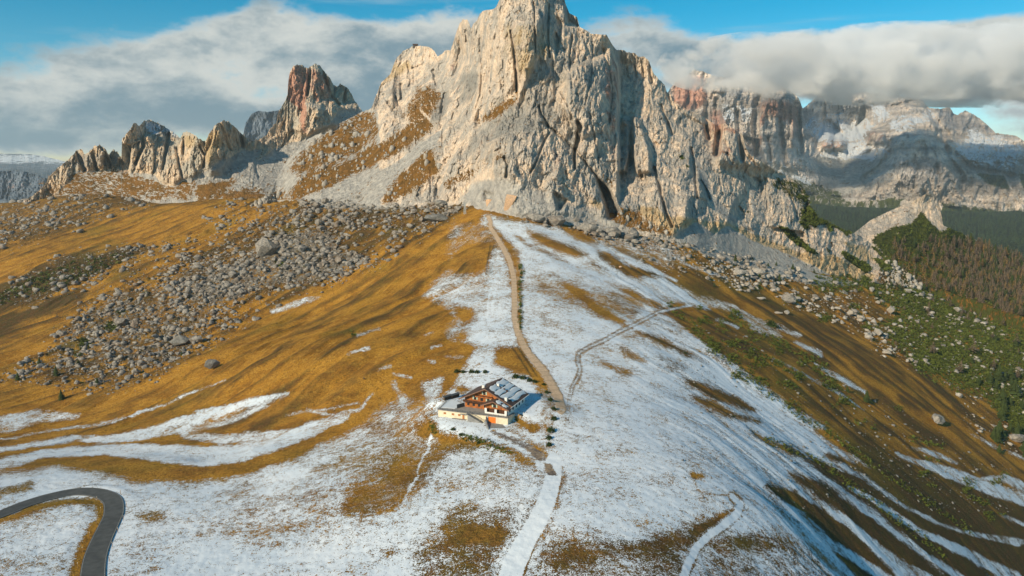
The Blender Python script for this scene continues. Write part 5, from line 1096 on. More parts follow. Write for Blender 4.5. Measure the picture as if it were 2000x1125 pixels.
def place(proto, p, h, label, cat='tree', group=None, sc=None):
    if proto.name not in used: used.add(proto.name); r = proto
    else:
        r = proto.copy(); C.objects.link(r)
        for ch in proto.children:
            c = ch.copy(); C.objects.link(c); c.parent = r
    r.location = (float(p[0]), float(p[1]), float(p[2])); r.rotation_euler = (0, 0, RNG.uniform(0, 6.28)); r.scale = sc or (h * RNG.uniform(.9, 1.2), h * RNG.uniform(.9, 1.2), h)
    tag(r, label, cat); 
    if group: r['group'] = group
    elif 'group' in r: del r['group']
    return r
for k, (px, py, h, lb) in enumerate([(1338,480,9,'small spruce alone on the upper edge of the pale talus'),(1436,509,13,'dark spruce at the lower edge of the grey talus'),(1522,550,16,'spruce right of the pale pointed boulder'),(1548,528,14,'dark spruce in the talus above the right slope'),
        (1483,541,11,'spruce in front of the pale pointed boulder'),(1395,560,9,'small spruce at the left end of the brown slope'),(1428,619,12,'spruce at the head of the shrubby hollow'),(1692,784,24,'tallest spruce on the brown right slope, beside a snow streak'),(1655,765,12,'spruce just left of the tallest one on the brown slope'),
        (1608,754,10,'small spruce among green shrubs on the right shoulder'),(1719,544,22,'tall spruce at the toe of the yellow spur'),(1713,582,16,'spruce among the pale rocks right of centre slope'),(1762,688,10,'small spruce at the lower edge of the pale rocks'),
        (77,712,15,'spruce left of the rockfall on golden grass'),(110,733,20,'tall spruce between rocks at the lower left of the rockfall'),(120,779,20,'spruce standing lowest on the left slope'),(35,742,16,'spruce nearest the left edge of the picture'),(190,750,14,'dark spruce under the lower end of the rockfall'),
        (153,710,11,'small spruce at the left border of the rockfall'),(355,694,9,'little spruce below the broad dark boulder'),(1910,750,18,'spruce over green scrub above the dark corner'),(1560,740,9,'bushy young spruce in the middle of the shrubby slope')]):
    place(P_CON[k % 3], hit_z(px, py), h * hit_z(px, py)[1] / F_PX, lb)
for px, py, h in ((1516,518,8),(1560,530,9),(1574,523,9),(1590,533,8),(1600,529,9),(1627,535,11),(1634,537,9),(1646,541,8),(1470,508,7),(1500,520,8),(1670,548,10),(1685,552,9),(1740,560,12),(1700,562,10)):
    place(P_CON[RNG.integers(3)], hit_z(px, py), h * hit_z(px, py)[1] / F_PX, 'small dark spruce in the line along the foot of the talus', group='spruces along the talus foot')
for k, (px, py, h, lb) in enumerate([(1900,693,34,'bare grey larch standing tallest over the dwarf pines'),(1821,692,26,'bare larch between pale rocks and dwarf pines'),(1875,730,28,'bare larch below the tallest one'),(1984,674,24,'dark bare larch at the right edge above the scrub'),(1813,612,24,'pale bare larch by the brightest rocks'),(1986,740,22,'dark larch by the right edge'),(1749,676,12,'little bare larch among scattered rocks'),
        (1940,720,20,'russet larch by the tawny clearing'),(55,725,12,'bare larch left of the rockfall'),(178,632,10,'bare larch on the upper left edge of the rockfall'),(112,622,10,'bare larch on the golden slope at left'),(150,585,10,'bare larch beside the rockfall top left'),(1475,652,9,'thin bare larch in the shrubby hollow'),(1465,505,10,'bare larch on the talus'),(711,742,8,'bare little larch by the earthy scar on the left hillside')]):
    place(P_LAR[k % 3], hit_z(px, py), h * hit_z(px, py)[1] / F_PX, lb)
for k in range(34):
    px = RNG.uniform(1925, 2040); py = RNG.uniform(735, 900); h = RNG.uniform(18, 34); p = hit_z(px, py)
    place(P_CON[k % 3], p, h * p[1] / F_PX, 'dark spruce in the shady thicket at the right edge', group='spruces of the right thicket')
for k in range(46):
    px = RNG.uniform(1740, 2040); py = RNG.uniform(560, 740)
    if py > 560 + (px - 1700) * 0.75: continue
    p = hit_z(px, py); h = RNG.uniform(9, 17); t_ = k % 2
    place((P_CON if t_ else P_LAR)[k % 3], p, h * p[1] / F_PX, 'small spruce rising from the dwarf pine slope' if t_ else 'small bare larch rising from the dwarf pine slope', group='spruces in the dwarf pines' if t_ else 'larches in the dwarf pines')
# larch wood behind the shoulder: the nearest stand as single trees, the rest as one wood
kpx, kX, kY, kZ = KN; kP = np.stack([kX[3:-7], kY[3:-7], kZ[3:-7]], -1).reshape(-1, 3); kx, ky = proj(kP[:, 0], kP[:, 1], kP[:, 2])
wood = (kx > 1742) & (kx < 2080) & (ky > 470 + np.maximum(kx - 1900, 0) * 0.22) & (ky > 455 + (kx - 1742) * 0.10)
cand = np.nonzero(wood)[0]; gsel = np.nonzero(((PX > 1700) & (PX < 2080) & (PY > 520) & (PY < 640) & (PY < 560 + (PX - 1740) * 0.42) & visr & (YY < 2600)).ravel())[0]
allP = np.vstack([kP[RNG.choice(cand, 2300)], np.c_[xs, ys, zs][RNG.choice(gsel, 900)]])
ax, ay = proj(allP[:, 0], allP[:, 1], allP[:, 2]); keep = RNG.uniform(size=len(ax)) < np.clip((ax - 1740) / 160, 0.25, 1); allP = allP[keep]
hh = RNG.uniform(9, 17, len(allP)) * (allP[:, 1] / F_PX); size = hh / allP[:, 1]; order = np.argsort(-size)
nearest = order[:200]; rest = order[200:]
for j, i in enumerate(nearest):
    if j % 4: place((P_LAR[j % 3] if j % 3 else P_LARO[0]), allP[i], hh[i], 'brown autumn larch in the wood behind the right shoulder', group='larches of the wood')
    else: place(P_CON[j % 3], allP[i], hh[i], 'green spruce among the brown larches of the wood', group='spruces of the wood')
# meshes of whole stands
def stand(name, P, H, shapes, mat, label, cat='wood'):
    V, Fc, off = [], [], 0
    for j in range(len(P)):
        v, f = shapes[j % len(shapes)]; a = RNG.uniform(0, 6.283); ca, sa = math.cos(a), math.sin(a); w = H[j] * RNG.uniform(.9, 1.3)
        V.append(np.c_[(v[:, 0] * ca - v[:, 1] * sa) * w + P[j, 0], (v[:, 0] * sa + v[:, 1] * ca) * w + P[j, 1], v[:, 2] * H[j] + P[j, 2]]); Fc.append(f + off); off += len(v)
    V = np.vstack(V).astype(np.float32); Fc = np.vstack(Fc).astype(np.int32)
    me = bpy.data.meshes.new(name); me.vertices.add(len(V)); me.vertices.foreach_set('co', V.ravel()); me.loops.add(Fc.size); me.loops.foreach_set('vertex_index', Fc.ravel())
    me.polygons.add(len(Fc)); me.polygons.foreach_set('loop_start', (np.arange(len(Fc)) * 3).astype(np.int32)); me.update(); me.validate(); me.materials.append(mat)
    o = bpy.data.objects.new(name, me); C.objects.link(o); tag(o, label, cat, None, 'stuff'); return o
small = [crown(50 + i, 6, 5, 0.32) for i in range(4)]
rr = RNG.uniform(size=len(rest))
stand('larch_wood', allP[rest[rr < .55]], hh[rest[rr < .55]], small, larch_b, 'brown bare larch wood covering the shoulder behind the knoll')
stand('golden_larch_wood', allP[rest[(rr >= .55) & (rr < .72)]], hh[rest[(rr >= .55) & (rr < .72)]], small, larch_o, 'tawny larches mixed through the brown wood')
stand('spruce_wood', allP[rest[rr >= .72]], hh[rest[rr >= .72]], small, pine_g, 'green spruces mixed through the brown larch wood')
vsel = np.nonzero((vis & (fmask > .5) & (YY > 1900) & (YY < 6500) & (PX > 1400) & (PX < 2100) & (PY > 300) & (PY < 620)).ravel())[0]
print('valley', len(vsel)); vk = RNG.choice(vsel, 20000, p=(ys[vsel] * 0 + 1) / len(vsel)); Pv = np.c_[xs[vk] + RNG.uniform(-25, 25, len(vk)), ys[vk] + RNG.uniform(-30, 30, len(vk)), zs[vk] - 1]
tiny = [crown(60 + i, 4, 4, 0.30) for i in range(4)]
stand('valley_forest', Pv, RNG.uniform(16, 30, len(vk)), tiny, plain('valley spruce', (0.050, 0.075, 0.034), 0.95, 0.1, 0.4, 0.02), 'dark spruce forest filling the valley under the eastern massif', 'forest')
mr = np.nonzero((samp(R_GRASS, *proj(*np.stack([MAIN[1][3:-7], MAIN[2][3:-7], MAIN[3][3:-7]]).reshape(3, -1))) > .35))[0]; mq = np.stack([MAIN[1][3:-7], MAIN[2][3:-7], MAIN[3][3:-7]], -1).reshape(-1, 3)[RNG.choice(mr, 900)]
scatter('rock_outcrops', [tuple(q) for q in mq], (2.5 + 3.2 * RNG.pareto(2.0, len(mq))).clip(2, 15) * mq[:, 1] / F_PX, [(v * (0.8, 0.8, 1.7), f) for v, f in ROCKS], RM['w'][0].materials[0], label='small limestone ribs breaking through the steep grass on the flank of the peak', cat='rock')
# dwarf pine scrub
def clump(seed, n=15):
    r = np.random.default_rng(seed); v, f = [], []
    for k in range(n):
        a = r.uniform(0, 6.28); q = r.uniform(0, .5); c = np.array([math.cos(a) * q, math.sin(a) * q, r.uniform(.02, .42) * (1 - q)]); d = r.normal(size=(3, 3)) * .16; i = len(v); v += list(c + d); f.append((i, i + 1, i + 2))
    return np.array(v), np.array(f)
CL = [clump(i, 16) for i in range(8)]
K = pick(np.clip(GREEN, 0, 1), 15000, 0.2, 1.3); Pk = np.c_[xs[K], ys[K], zs[K]]
kk = np.nonzero((samp(R_GREEN, kx, ky) > .5))[0]; kk = RNG.choice(kk, 2500); mp = np.stack([MAIN[1][3:-7], MAIN[2][3:-7], MAIN[3][3:-7]], -1).reshape(-1, 3); mx_, my_ = proj(*mp.T)
k2 = np.nonzero(samp(R_GREEN, mx_, my_) > .6)[0]; k2 = RNG.choice(k2, 1100)
Pk = np.vstack([Pk, kP[kk], mp[k2]])
stand('dwarf_pine_scrub', Pk, RNG.uniform(4, 8.5, len(Pk)) * Pk[:, 1] / F_PX, CL, scrub_m, 'green dwarf mountain pine carpeting the right slope and the knoll', 'scrub')
# bushes round the lodge and along the track
def bush(seed):
    r = np.random.default_rng(seed); v, f = [], []
    for k in range(220):
        d = r.normal(size=3); d /= np.linalg.norm(d); d[2] = abs(d[2]); c = d * r.uniform(.55, 1.0) * np.array([.5, .5, .62]); e = r.normal(size=(3, 3)) * .085; i = len(v); v += list(c + e); f.append((i, i + 1, i + 2))
    return np.array(v), np.array(f)
BU = []
bushm = plain('mountain pine bush', (0.040, 0.060, 0.014), 0.9, 0.15, 0.5, 1.0)
for i in range(3):
    root = empty('bush', (0, 0, 0)); v, f = bush(i); mesh_obj('foliage', v, f, bushm, root)
    m = MB(); [m.bar((0, 0, -.1), (.2 * math.cos(a), .2 * math.sin(a), .35), .04) for a in (0, 1.3, 2.5, 3.8, 5)]; m.build('stem', bark, root); BU.append(root)
for k, (px, py, w, lb) in enumerate([(893,727,11,'dwarf pine bush at the left end of the row behind the lodge'),(905,728,9,'small bush second from the left behind the lodge'),(921,728,12,'dwarf pine bush in the middle of the row behind the lodge'),(932,728,10,'bush right beside the middle one behind the lodge'),(948,728,10,'round bush above the lodge roof ridge'),
        (1007,738,14,'low bush right of the roof ridge'),(1022,740,13,'tallest dark bush behind the lodge'),(1034,745,12,'low spreading bush right of the tallest dark one'),(1045,747,10,'bush at the right end of the row behind the lodge'),(1062,752,8,'small reddish bush by the track'),
        (1068,768,10,'bush on the bank above the lodge gable side'),(1075,783,13,'round bush beside the track, level with the lodge eaves'),(1081,800,11,'slim bush beside the track, level with the terrace'),(1082,820,13,'bush beside the track below the slim one'),(1076,843,18,'biggest round green bush beside the track'),(1072,857,14,'bush directly below the biggest round one'),(1072,871,13,'lowest bush of the line beside the track'),
        (885,840,9,'dark bush on the bank in front of the lodge'),(900,850,8,'low bush along the bank below the parking snow'),(935,866,8,'low bush further right along the bank'),(1506,637,20,'isolated bright green bush on the brown right slope'),(1338,690,5,'little shrub beside the snow streak')]):
    p = hit_z(px, py); place(BU[k % 3], p, w * p[1] / F_PX, lb, 'bush')
for r in BU + P_LARO:
    pass
print('plants', time.time() - T0)
# ------------------------------------------------------------------ the lodge
wall_c = plain('cream render', (0.70, 0.62, 0.46), 0.9, 0.15, 0.10, 0.8)
wall_w = plain('white render', (0.74, 0.74, 0.71), 0.9, 0.15, 0.06, 0.8)
slab = plain('terrace paving', (0.30, 0.285, 0.265), 0.85, 0.2, 0.15, 0.8)
stone = plain('grey concrete', (0.24, 0.24, 0.235), 0.9, 0.2, 0.15, 0.8)
roof_m = plain('brown roof sheet', (0.085, 0.055, 0.045), 0.7, 0.3, 0.2, 0.5)
fascia = plain('fascia board', (0.20, 0.115, 0.08), 0.8, 0.2, 0.2, 1.0)
snow_m = plain('roof snow', (0.66, 0.72, 0.76), 0.8, 0.2, 0.04, 0.4)
dark_w = plain('dark stained wood', (0.075, 0.035, 0.02), 0.8, 0.2, 0.3, 1.2)
orange_w = plain('orange door wood', (0.72, 0.20, 0.03), 0.7, 0.25, 0.10, 1.0)
shut_m = plain('brown shutter', (0.42, 0.17, 0.06), 0.8, 0.2, 0.15, 1.0)
shut_g = plain('pale green shutter', (0.45, 0.52, 0.40), 0.8, 0.2, 0.1, 1.0)
glass = plain('window glass', (0.02, 0.028, 0.032), 0.12, 0.6, 0.1, 0.5)
metal = plain('grey railing', (0.07, 0.08, 0.085), 0.6, 0.4, 0.1, 1.0)
def planks():
    mt, nt, b = material('larch planking', 0.8, 0.2)
    co = nt.new('ShaderNodeTexCoord').outputs['Object']; sp = nt.new('ShaderNodeSeparateXYZ'); nt.put(sp.inputs[0], co)
    n = nt.noise(nt.map(co, (2.2, 2.2, 0.15)), 1.0, 3, 0.6); w = nt.noise(nt.map(co, (0.5, 0.5, 0.25)), 1.0, 3, 0.6)
    c = nt.mix(nt.ramp(n, 0.35, 0.65), (0.50, 0.17, 0.045, 1), (0.23, 0.085, 0.03, 1)); c = nt.mix(nt.ramp(w, 0.5, 0.7, 0, 0.7), c, (0.16, 0.06, 0.03, 1))
    g = nt.m('PINGPONG', nt.add(sp.outputs[0], nt.mul(sp.outputs[1], 1.0)), 0.15); c = nt.mix(nt.ramp(g, 0.0, 0.03, 0.55, 0), c, (0.05, 0.025, 0.015, 1))
    nt.l.new(c, b.inputs['Base Color']); return mt
wood = planks()
LZ0 = -115.6
lodge = empty('mountain_lodge', (LC[0], LC[1], LZ0), TH)
tag(lodge, 'mountain lodge with orange wooden gables and snow on its dark roof, alone beside the track', 'lodge')
F0, F1_ = (-20.0, -3.6), (14.4, -1.3)
def fb(a): return F0[1] + (a - F0[0]) * (F1_[1] - F0[1]) / (F1_[0] - F0[0])
T = 3.3
# terrace with the lower storey under it
t_ = MB().prism([(-20, fb(-20)), (14.4, fb(14.4)), (14.6, 6), (-10, 7), (-22.5, 12.5)], -2.0, T - 0.22).build('terrace', wall_c, lodge)
MB().prism([(-20.35, fb(-20) - .35), (14.75, fb(14.4) - .33), (14.95, 6), (-10, 7.05), (-22.9, 12.7)], T - 0.217, T).build('terrace_floor', slab, t_)
MB().prism([(-22.3, 12.3), (-19.9, -1.0), (-13.2, 0.2), (-10.7, 6.6)], T + 0.004, T + 0.16).build('snow_patch', snow_m, t_)
MB().prism([(-21.3, 1.0), (-20.02, -3.4), (-20.02, 1.0)], -1.0, 0.5).build('side_step', wall_c, t_)
# front openings: local frame along the front wall
def on_front(a0, a1, z0, z1, out0, out1):
    return MB().prism([(a0, fb(a0) - out1), (a1, fb(a1) - out1), (a1, fb(a1) - out0), (a0, fb(a0) - out0)], z0, z1)
for a in (-16.6, -12.5, -9.3):
    f = on_front(a - .62, a + .62, 1.35, 2.25, -.02, .05).build('window', dark_w, lodge)
    for q in (-1, 1): on_front(a + q * .31 - .28, a + q * .31 + .28, 1.40, 2.20, .052, .10).build('shutter', shut_m, f)
d = on_front(-7.75, -6.75, 0.15, 2.25, -.02, .08).build('door', shut_m, lodge); on_front(-7.0, -6.9, 1.1, 1.3, .082, .16).build('handle', metal, d)
on_front(-8.6, -6.0, 2.45, 2.6, -.02, .9).build('canopy', stone, lodge)
on_front(-12.5, -5.6, -.6, .12, .0, 1.3).build('plinth', stone, lodge)
g = on_front(5.0, 8.6, 0.0, 2.75, -.02, .07).build('garage_door', orange_w, lodge)
on_front(4.72, 4.98, 0, 2.95, -.02, .35).build('post', wall_w, g)
MB().prism([(4.1, fb(4.1) - 1.6), (4.5, fb(4.5) - 1.6), (4.5, fb(4.5)), (4.1, fb(4.1))], -.5, 2.9).build('wing_wall', wall_c, lodge)
MB().prism([(5.0, fb(5) - .1), (12.0, fb(12) - .3), (15.5, -5.4), (9.0, -8.2), (5.0, -6.2)], -.35, .06).build('forecourt', stone, lodge)
MB().prism([(3.9, fb(4) - 1.5), (4.5, fb(4) - 1.5), (9.0, -9.6), (8.6, -9.9)], -1.0, .9, [1.9, 1.9, .3, .3]).build('ramp_wall', stone, lodge)
# stair down the front
st = MB(); A0, A1 = -4.2, 3.2
for k in range(18):
    a = A0 + (A1 - A0) * k / 18; z = T - T * (k + 1) / 18; st.prism([(a, fb(a) - 2.1), (a + .42, fb(a) - 2.1), (a + .42, fb(a) - .5), (a, fb(a) - .5)], -.6, z + .02)
st = st.build('stair', stone, lodge); sr = MB()
for o_ in (.5, 2.1):
    sr.bar((A0, fb(A0) - o_, T + 1), (A1, fb(A1) - o_, 1.0), .10)
    for k in range(6): a = A0 + (A1 - A0) * k / 5; sr.bar((a, fb(a) - o_, T - T * k / 5), (a, fb(a) - o_, T + 1 - T * k / 5), .07)
sr.build('handrail', metal, st)
MB().prism([(-5.2, fb(-5) - 2.2), (-4.2, fb(-4) - 2.2), (-4.2, fb(-4) - .36), (-5.2, fb(-5) - .36)], T - .3, T - .01).build('landing', stone, st)
on_front(-3.2, 3.2, -.6, 0.3, .32, .5).build('stair_wall', wall_c, st)
# railing
rl_ = MB(); pts = [(-22.6, 12.3), (-20.2, fb(-20) - .2), (-5.2, fb(-5.2) - .2)]; pts2 = [(-3.8, fb(-3.8) - .2), (14.6, fb(14.6) - .2), (14.8, 1.0)]
for P_ in (pts, pts2):
    for (x0, y0), (x1, y1) in zip(P_[:-1], P_[1:]):
        L = math.hypot(x1 - x0, y1 - y0); n = max(1, int(L / 2.3))
        for z in (.35, .65, 1.0): rl_.bar((x0, y0, T + z), (x1, y1, T + z), .06)
        for k in range(n + 1): q = k / n; rl_.bar((x0 + (x1 - x0) * q, y0 + (y1 - y0) * q, T), (x0 + (x1 - x0) * q, y0 + (y1 - y0) * q, T + 1.08), .10)
rl_.build('railing', metal, lodge)
# main house: gable wall, long sides, roof
HX0, HX1, HY0, HY1 = -10.4, 13.2, 5.0, 21.5; RX, RZ = 0.9, 13.6; SL = 0.475
def rz_(x): return RZ - SL * abs(x - RX)
def gable(y0, y1, x0, x1, z0, rx, rz, sl, top=0.12):
    m = MB(); P_ = [(x0, z0), (x1, z0), (x1, rz - sl * abs(x1 - rx) - top), (rx, rz - top), (x0, rz - sl * abs(x0 - rx) - top)]; n = 5
    m.v = [(x, y0, z) for x, z in P_] + [(x, y1, z) for x, z in P_]; m.f = [tuple(range(n - 1, -1, -1))[::-1], tuple(range(2 * n - 1, n - 1, -1))] + [(i, n + i, n + (i + 1) % n, (i + 1) % n) for i in range(n)]; return m
body = gable(HY0, HY1, HX0, HX1, 0.5, RX, RZ, SL).build('wall', wood, lodge)
MB().box(HX1 + .003, HX1 + .10, HY0 - 3.9, HY1, 0.5, rz_(HX1) - .35).build('side_wall', wall_w, lodge)
def roof_slab(m, x0, x1, y0, y1, rx, rz, sl, th=0.28):
    za, zb = rz - sl * abs(x0 - rx), rz - sl * abs(x1 - rx)
    m.hexa([(x0, y0, za), (x1, y0, zb), (x1, y1, zb), (x0, y1, za)], [(x0, y0, za + th), (x1, y0, zb + th), (x1, y1, zb + th), (x0, y1, za + th)])
m = MB(); roof_slab(m, -12.6, RX, 3.0, 23, RX, RZ, SL); roof_slab(m, RX + .002, 14.8, 3.0, 23, RX, RZ, SL); roof = m.build('roof', roof_m, lodge)
m = MB(); roof_slab(m, -12.62, RX, 2.80, 2.997, RX, RZ - .16, SL, .46); roof_slab(m, RX + .002, 14.82, 2.80, 2.997, RX, RZ - .16, SL, .46); m.build('bargeboard', fascia, roof)
m = MB(); z = rz_(14.8); m.box(14.805, 14.98, 1.0, 23, z + .05, z + .30); m.build('gutter', wall_w, roof)
def snowp(x0, x1, y0, y1, seed, rx=RX, rz=RZ, sl=SL, par=roof):
    """a rounded slab of snow on the right pitch"""
    r = np.random.default_rng(seed); N, M_ = 14, 9; m = MB(); zf = lambda x: rz - sl * abs(x - rx) + .282
    for j in range(M_):
        for i in range(N):
            q = i / (N - 1); p_ = j / (M_ - 1); wob = .35 * math.sin(p_ * 9 + seed) * (1 if i in (0, N - 1) else 0); x = x0 + (x1 - x0) * q + wob; y = y0 + (y1 - y0) * p_ + .4 * math.sin(q * 7 + seed) * (1 if j in (0, M_ - 1) else 0)
            e = min(1, 4 * min(q, 1 - q) + .02) * min(1, 3.5 * min(p_, 1 - p_) + .02); m.v.append((x, y, zf(x) + .30 * math.sqrt(e)))
    m.f = [(j * N + i, j * N + i + 1, (j + 1) * N + i + 1, (j + 1) * N + i) for j in range(M_ - 1) for i in range(N - 1)]
    m.build('snow_patch', snow_m, par, True)
snowp(1.6, 4.6, 5.5, 12.3, 1); snowp(1.5, 4.8, 13.2, 22.4, 2); snowp(5.0, 7.6, 4.6, 22.4, 3); snowp(8.0, 10.7, 4.9, 22.6, 4); snowp(11.1, 13.4, 7.5, 22.5, 5)
for x, y, w, h in ((-3.0, 10.0, 1.3, 1.5), (3.2, 13.0, 1.0, 1.3), (11.0, 4.6, 1.1, 1.7)):
    z = rz_(x); ch = MB().box(x - w / 2, x + w / 2, y - w / 2, y + w / 2, z - 1.5, z + h).build('chimney', wall_w, roof); MB().box(x - w / 2 - .15, x + w / 2 + .15, y - w / 2 - .15, y + w / 2 + .15, z + h + .003, z + h + .18).build('chimney_cap', snow_m, ch)
m = MB(); 
for x in (6.0, 7.4): m.box(x, x + .7, 12.3, 13.2, rz_(x) - .2, rz_(x) + .75)
m.build('roof_vent', dark_w, roof)
# wing with its own gable
WX0, WX1, WY0, WY1, WRX, WRZ, WSL = 2.2, 13.1, 0.6, 5.2, 7.0, 9.6, 0.40
MB().box(WX0 + .1, WX1 - .0, WY0 + .9, WY1, T, T + 2.5).build('wing_wall', dark_w, lodge)
wg = gable(WY0 + .1, WY1 + 4, WX0, WX1, T + 2.5, WRX, WRZ, WSL).build('wing_gable', wood, lodge)
m = MB(); roof_slab(m, 0.8, WRX, -1.1, 8.5, WRX, WRZ, WSL); roof_slab(m, WRX + .002, 14.85, -1.1, 3.6, WRX, WRZ, WSL); wr = m.build('wing_roof', roof_m, lodge)
m = MB(); roof_slab(m, 0.78, WRX, -1.30, -1.103, WRX, WRZ - .16, WSL, .46); roof_slab(m, WRX + .002, 14.87, -1.30, -1.103, WRX, WRZ - .16, WSL, .46); m.build('bargeboard', fascia, wr)
snowp(7.8, 10.2, -.5, 3.4, 7, WRX, WRZ, WSL, wr); snowp(10.9, 13.2, -.4, 2.3, 8, WRX, WRZ, WSL, wr)
pf = MB().box(WX0, WX1, WY0 - .35, WY0 - .05, T, T + 0.75)
for x in (WX0 + .45, (WX0 + WX1) / 2, WX1 - .45): pf.box(x - .55, x + .55, WY0 - .37, WY0 + .05, T + .752, T + 2.49)
pf.build('porch_wall', wall_w, lodge)
def gwin(x, z, w, h, y, sh, name='window'):
    f = MB().box(x - w / 2, x + w / 2, y - .10, y - .003, z, z + h).build(name, dark_w, lodge)
    MB().box(x - w / 2 + .1, x + w / 2 - .1, y - .125, y - .103, z + .1, z + h - .1).build('pane', glass, f)
    if sh:
        for q in (-1, 1): MB().box(x + q * (w / 2 + .32) - .3, x + q * (w / 2 + .32) + .3, y - .14, y - .05, z, z + h).build('shutter', shut_g, f)
gwin(7.0, T + 3.2, 1.5, 1.5, WY0 + .1, True)
# main gable: balcony, windows, doors
for x, z, sh in ((-.2, 10.3, True), (-5.0, 7.4, True), (-1.6, 7.2, False), (1.8, 7.2, True)): gwin(x, z, 1.3, 1.5 if z > 9 else 1.8, HY0, sh)
for x in (-8.6, -5.8, -3.0, 0.0): gwin(x, T + .9, 1.2, 1.3, HY0, False)
bl = MB().box(-10.6, 2.4, HY0 - 1.5, HY0 - .006, T + 2.75, T + 2.95).build('balcony', dark_w, lodge)
m = MB(); m.box(-10.6, 2.4, HY0 - 1.56, HY0 - 1.42, T + 3.05, T + 3.95)
for k in range(8): x = -10.5 + k * 12.8 / 7; m.box(x - .07, x + .07, HY0 - 1.6, HY0 - 1.565, T + 2.9, T + 4.05)
m.build('balustrade', dark_w, bl)
MB().box(-4.6, 4.2, HY0 - .9, HY0 - .01, 9.55, 9.7).build('upper_balcony', dark_w, lodge)
m = MB(); m.box(-4.6, 4.2, HY0 - .95, HY0 - .85, 9.0, 9.55); m.build('upper_balustrade', wood, lodge)
# wind screen and bench wall on the terrace
MB().prism([(-12.6, 1.0), (-12.4, .9), (-10.5, 4.9), (-10.7, 5.0)], T, T + 1.9).build('wind_screen', metal, lodge)
# side wall windows
for y in (3.6, 7.2, 11.0, 14.4, 18.6):
    f = MB().box(HX1 + .103, HX1 + .16, y - .7, y + .7, 4.3, 5.6).build('window', dark_w, lodge); MB().box(HX1 + .163, HX1 + .19, y - .58, y + .58, 4.42, 5.48).build('pane', glass, f)
# woodpiles by the terrace corner
for k, (a, b, lb) in enumerate([(-20.6, 14.6, 'dark covered woodpile nearest the lodge, behind the terrace'), (-22.6, 10.6, 'dark covered woodpile further down the terrace side')]):
    p = LC[:2] + le1 * a + le2 * b; r = empty('woodpile', (p[0], p[1], float(gz_at(p[0], p[1])) + .1), TH + 1.25)
    tag(r, lb, 'woodpile'); m = MB(); rg = random.Random(k)
    for i in range(10):
        for j in range(5): m.bar((-2.4 + i * .5, -.5, .18 + j * .3), (-2.4 + i * .5, .5, .18 + j * .3), .27)
    m.build('logs', bark, r); MB().hexa([(-2.8, -.8, 1.6), (2.6, -.8, 1.6), (2.6, .8, 1.85), (-2.8, .8, 1.85)], [(-2.8, -.8, 1.72), (2.6, -.8, 1.72), (2.6, .8, 1.97), (-2.8, .8, 1.97)]).build('cover', metal, r)

# ------------------------------------------------------------------ hut on the shoulder, mast on the crest, posts by the road
i0 = int(np.argmin(np.abs(MAIN[0] - 811))); tp_ = (MAIN[1][-8, i0], MAIN[2][-8, i0] + 3, MAIN[3][-8, i0] - .5)
hut = empty('summit_hut', tp_, 0.1); tag(hut, 'tiny dark hut perched on the rounded shoulder summit left of the main peak', 'hut')
MB().box(-5, 4, -3, 3, -2, 3.4).build('wall', plain('weathered boards', (.10, .09, .08), .9), hut)
r_ = MB(); r_.hexa([(-5.6, -3.6, 3.2), (4.6, -3.6, 3.2), (4.6, 0, 5.4), (-5.6, 0, 5.4)], [(-5.6, -3.6, 3.5), (4.6, -3.6, 3.5), (4.6, 0, 5.7), (-5.6, 0, 5.7)]); r_.hexa([(-5.6, .003, 5.4), (4.6, .003, 5.4), (4.6, 3.6, 3.2), (-5.6, 3.6, 3.2)], [(-5.6, .003, 5.7), (4.6, .003, 5.7), (4.6, 3.6, 3.5), (-5.6, 3.6, 3.5)])
r_.build('roof', roof_m, hut); f = MB().box(-2, -.6, -3.06, -3.003, .4, 2.4).build('door', dark_w, hut); MB().box(1, 2.4, -3.06, -3.003, 1.2, 2.2).build('window', glass, hut)
p = hit_z(908, 418); mast = empty('lift_mast', (p[0], p[1], p[2] - .5), .4); tag(mast, 'slim grey lattice mast on the crest left of the path top', 'mast')
m = MB(); H_ = 13.0
for sx, sy in ((-1, -1), (1, -1), (1, 1), (-1, 1)): m.bar((sx * 1.1, sy * 1.1, 0), (sx * .5, sy * .5, H_), .28)
for k in range(6):
    z0, z1 = H_ * k / 6, H_ * (k + 1) / 6; w0, w1 = 1.1 - .6 * k / 6, 1.1 - .6 * (k + 1) / 6
    for (ax_, ay_), (bx_, by_) in (((-1, -1), (1, -1)), ((1, -1), (1, 1)), ((1, 1), (-1, 1)), ((-1, 1), (-1, -1))): m.bar((ax_ * w0, ay_ * w0, z0), (bx_ * w1, by_ * w1, z1), .14)
steel = plain('galvanised steel', (.34, .40, .43), .5, .5, .1, 1); m.build('lattice', steel, mast); MB().box(-2.4, 2.4, -.3, .3, H_, H_ + .5).build('crossarm', steel, mast)
postm = plain('post', (.30, .17, .07), .8); tipm = plain('post tip', (.7, .65, .5), .7)
n_ = len(RL_); d_ = [(k, s) for k in (62, 70, 78, 86, 94, 102) for s in (0, 1) if k < n_]
first = None
for k, s in d_:
    e = (RL_ if s == 0 else RR_)[k]; c = RP[k]; q = e[:2] + (e[:2] - c[:2]) / np.linalg.norm(e[:2] - c[:2]) * .9
    z = float(gz_at(q[0], q[1]))
    if first is None:
        first = empty('road_post', (q[0], q[1], z)); MB().box(-.06, .06, -.06, .06, -.3, 1.7).build('shaft', postm, first); MB().box(-.07, .07, -.07, .07, 1.703, 2.0).build('tip', tipm, first); r = first
    else:
        r = first.copy(); C.objects.link(r); r.location = (q[0], q[1], z)
        for ch in first.children: c2 = ch.copy(); C.objects.link(c2); c2.parent = r
    tag(r, 'thin brown snow post on the verge of the bending road', 'post', 'snow posts along the road')

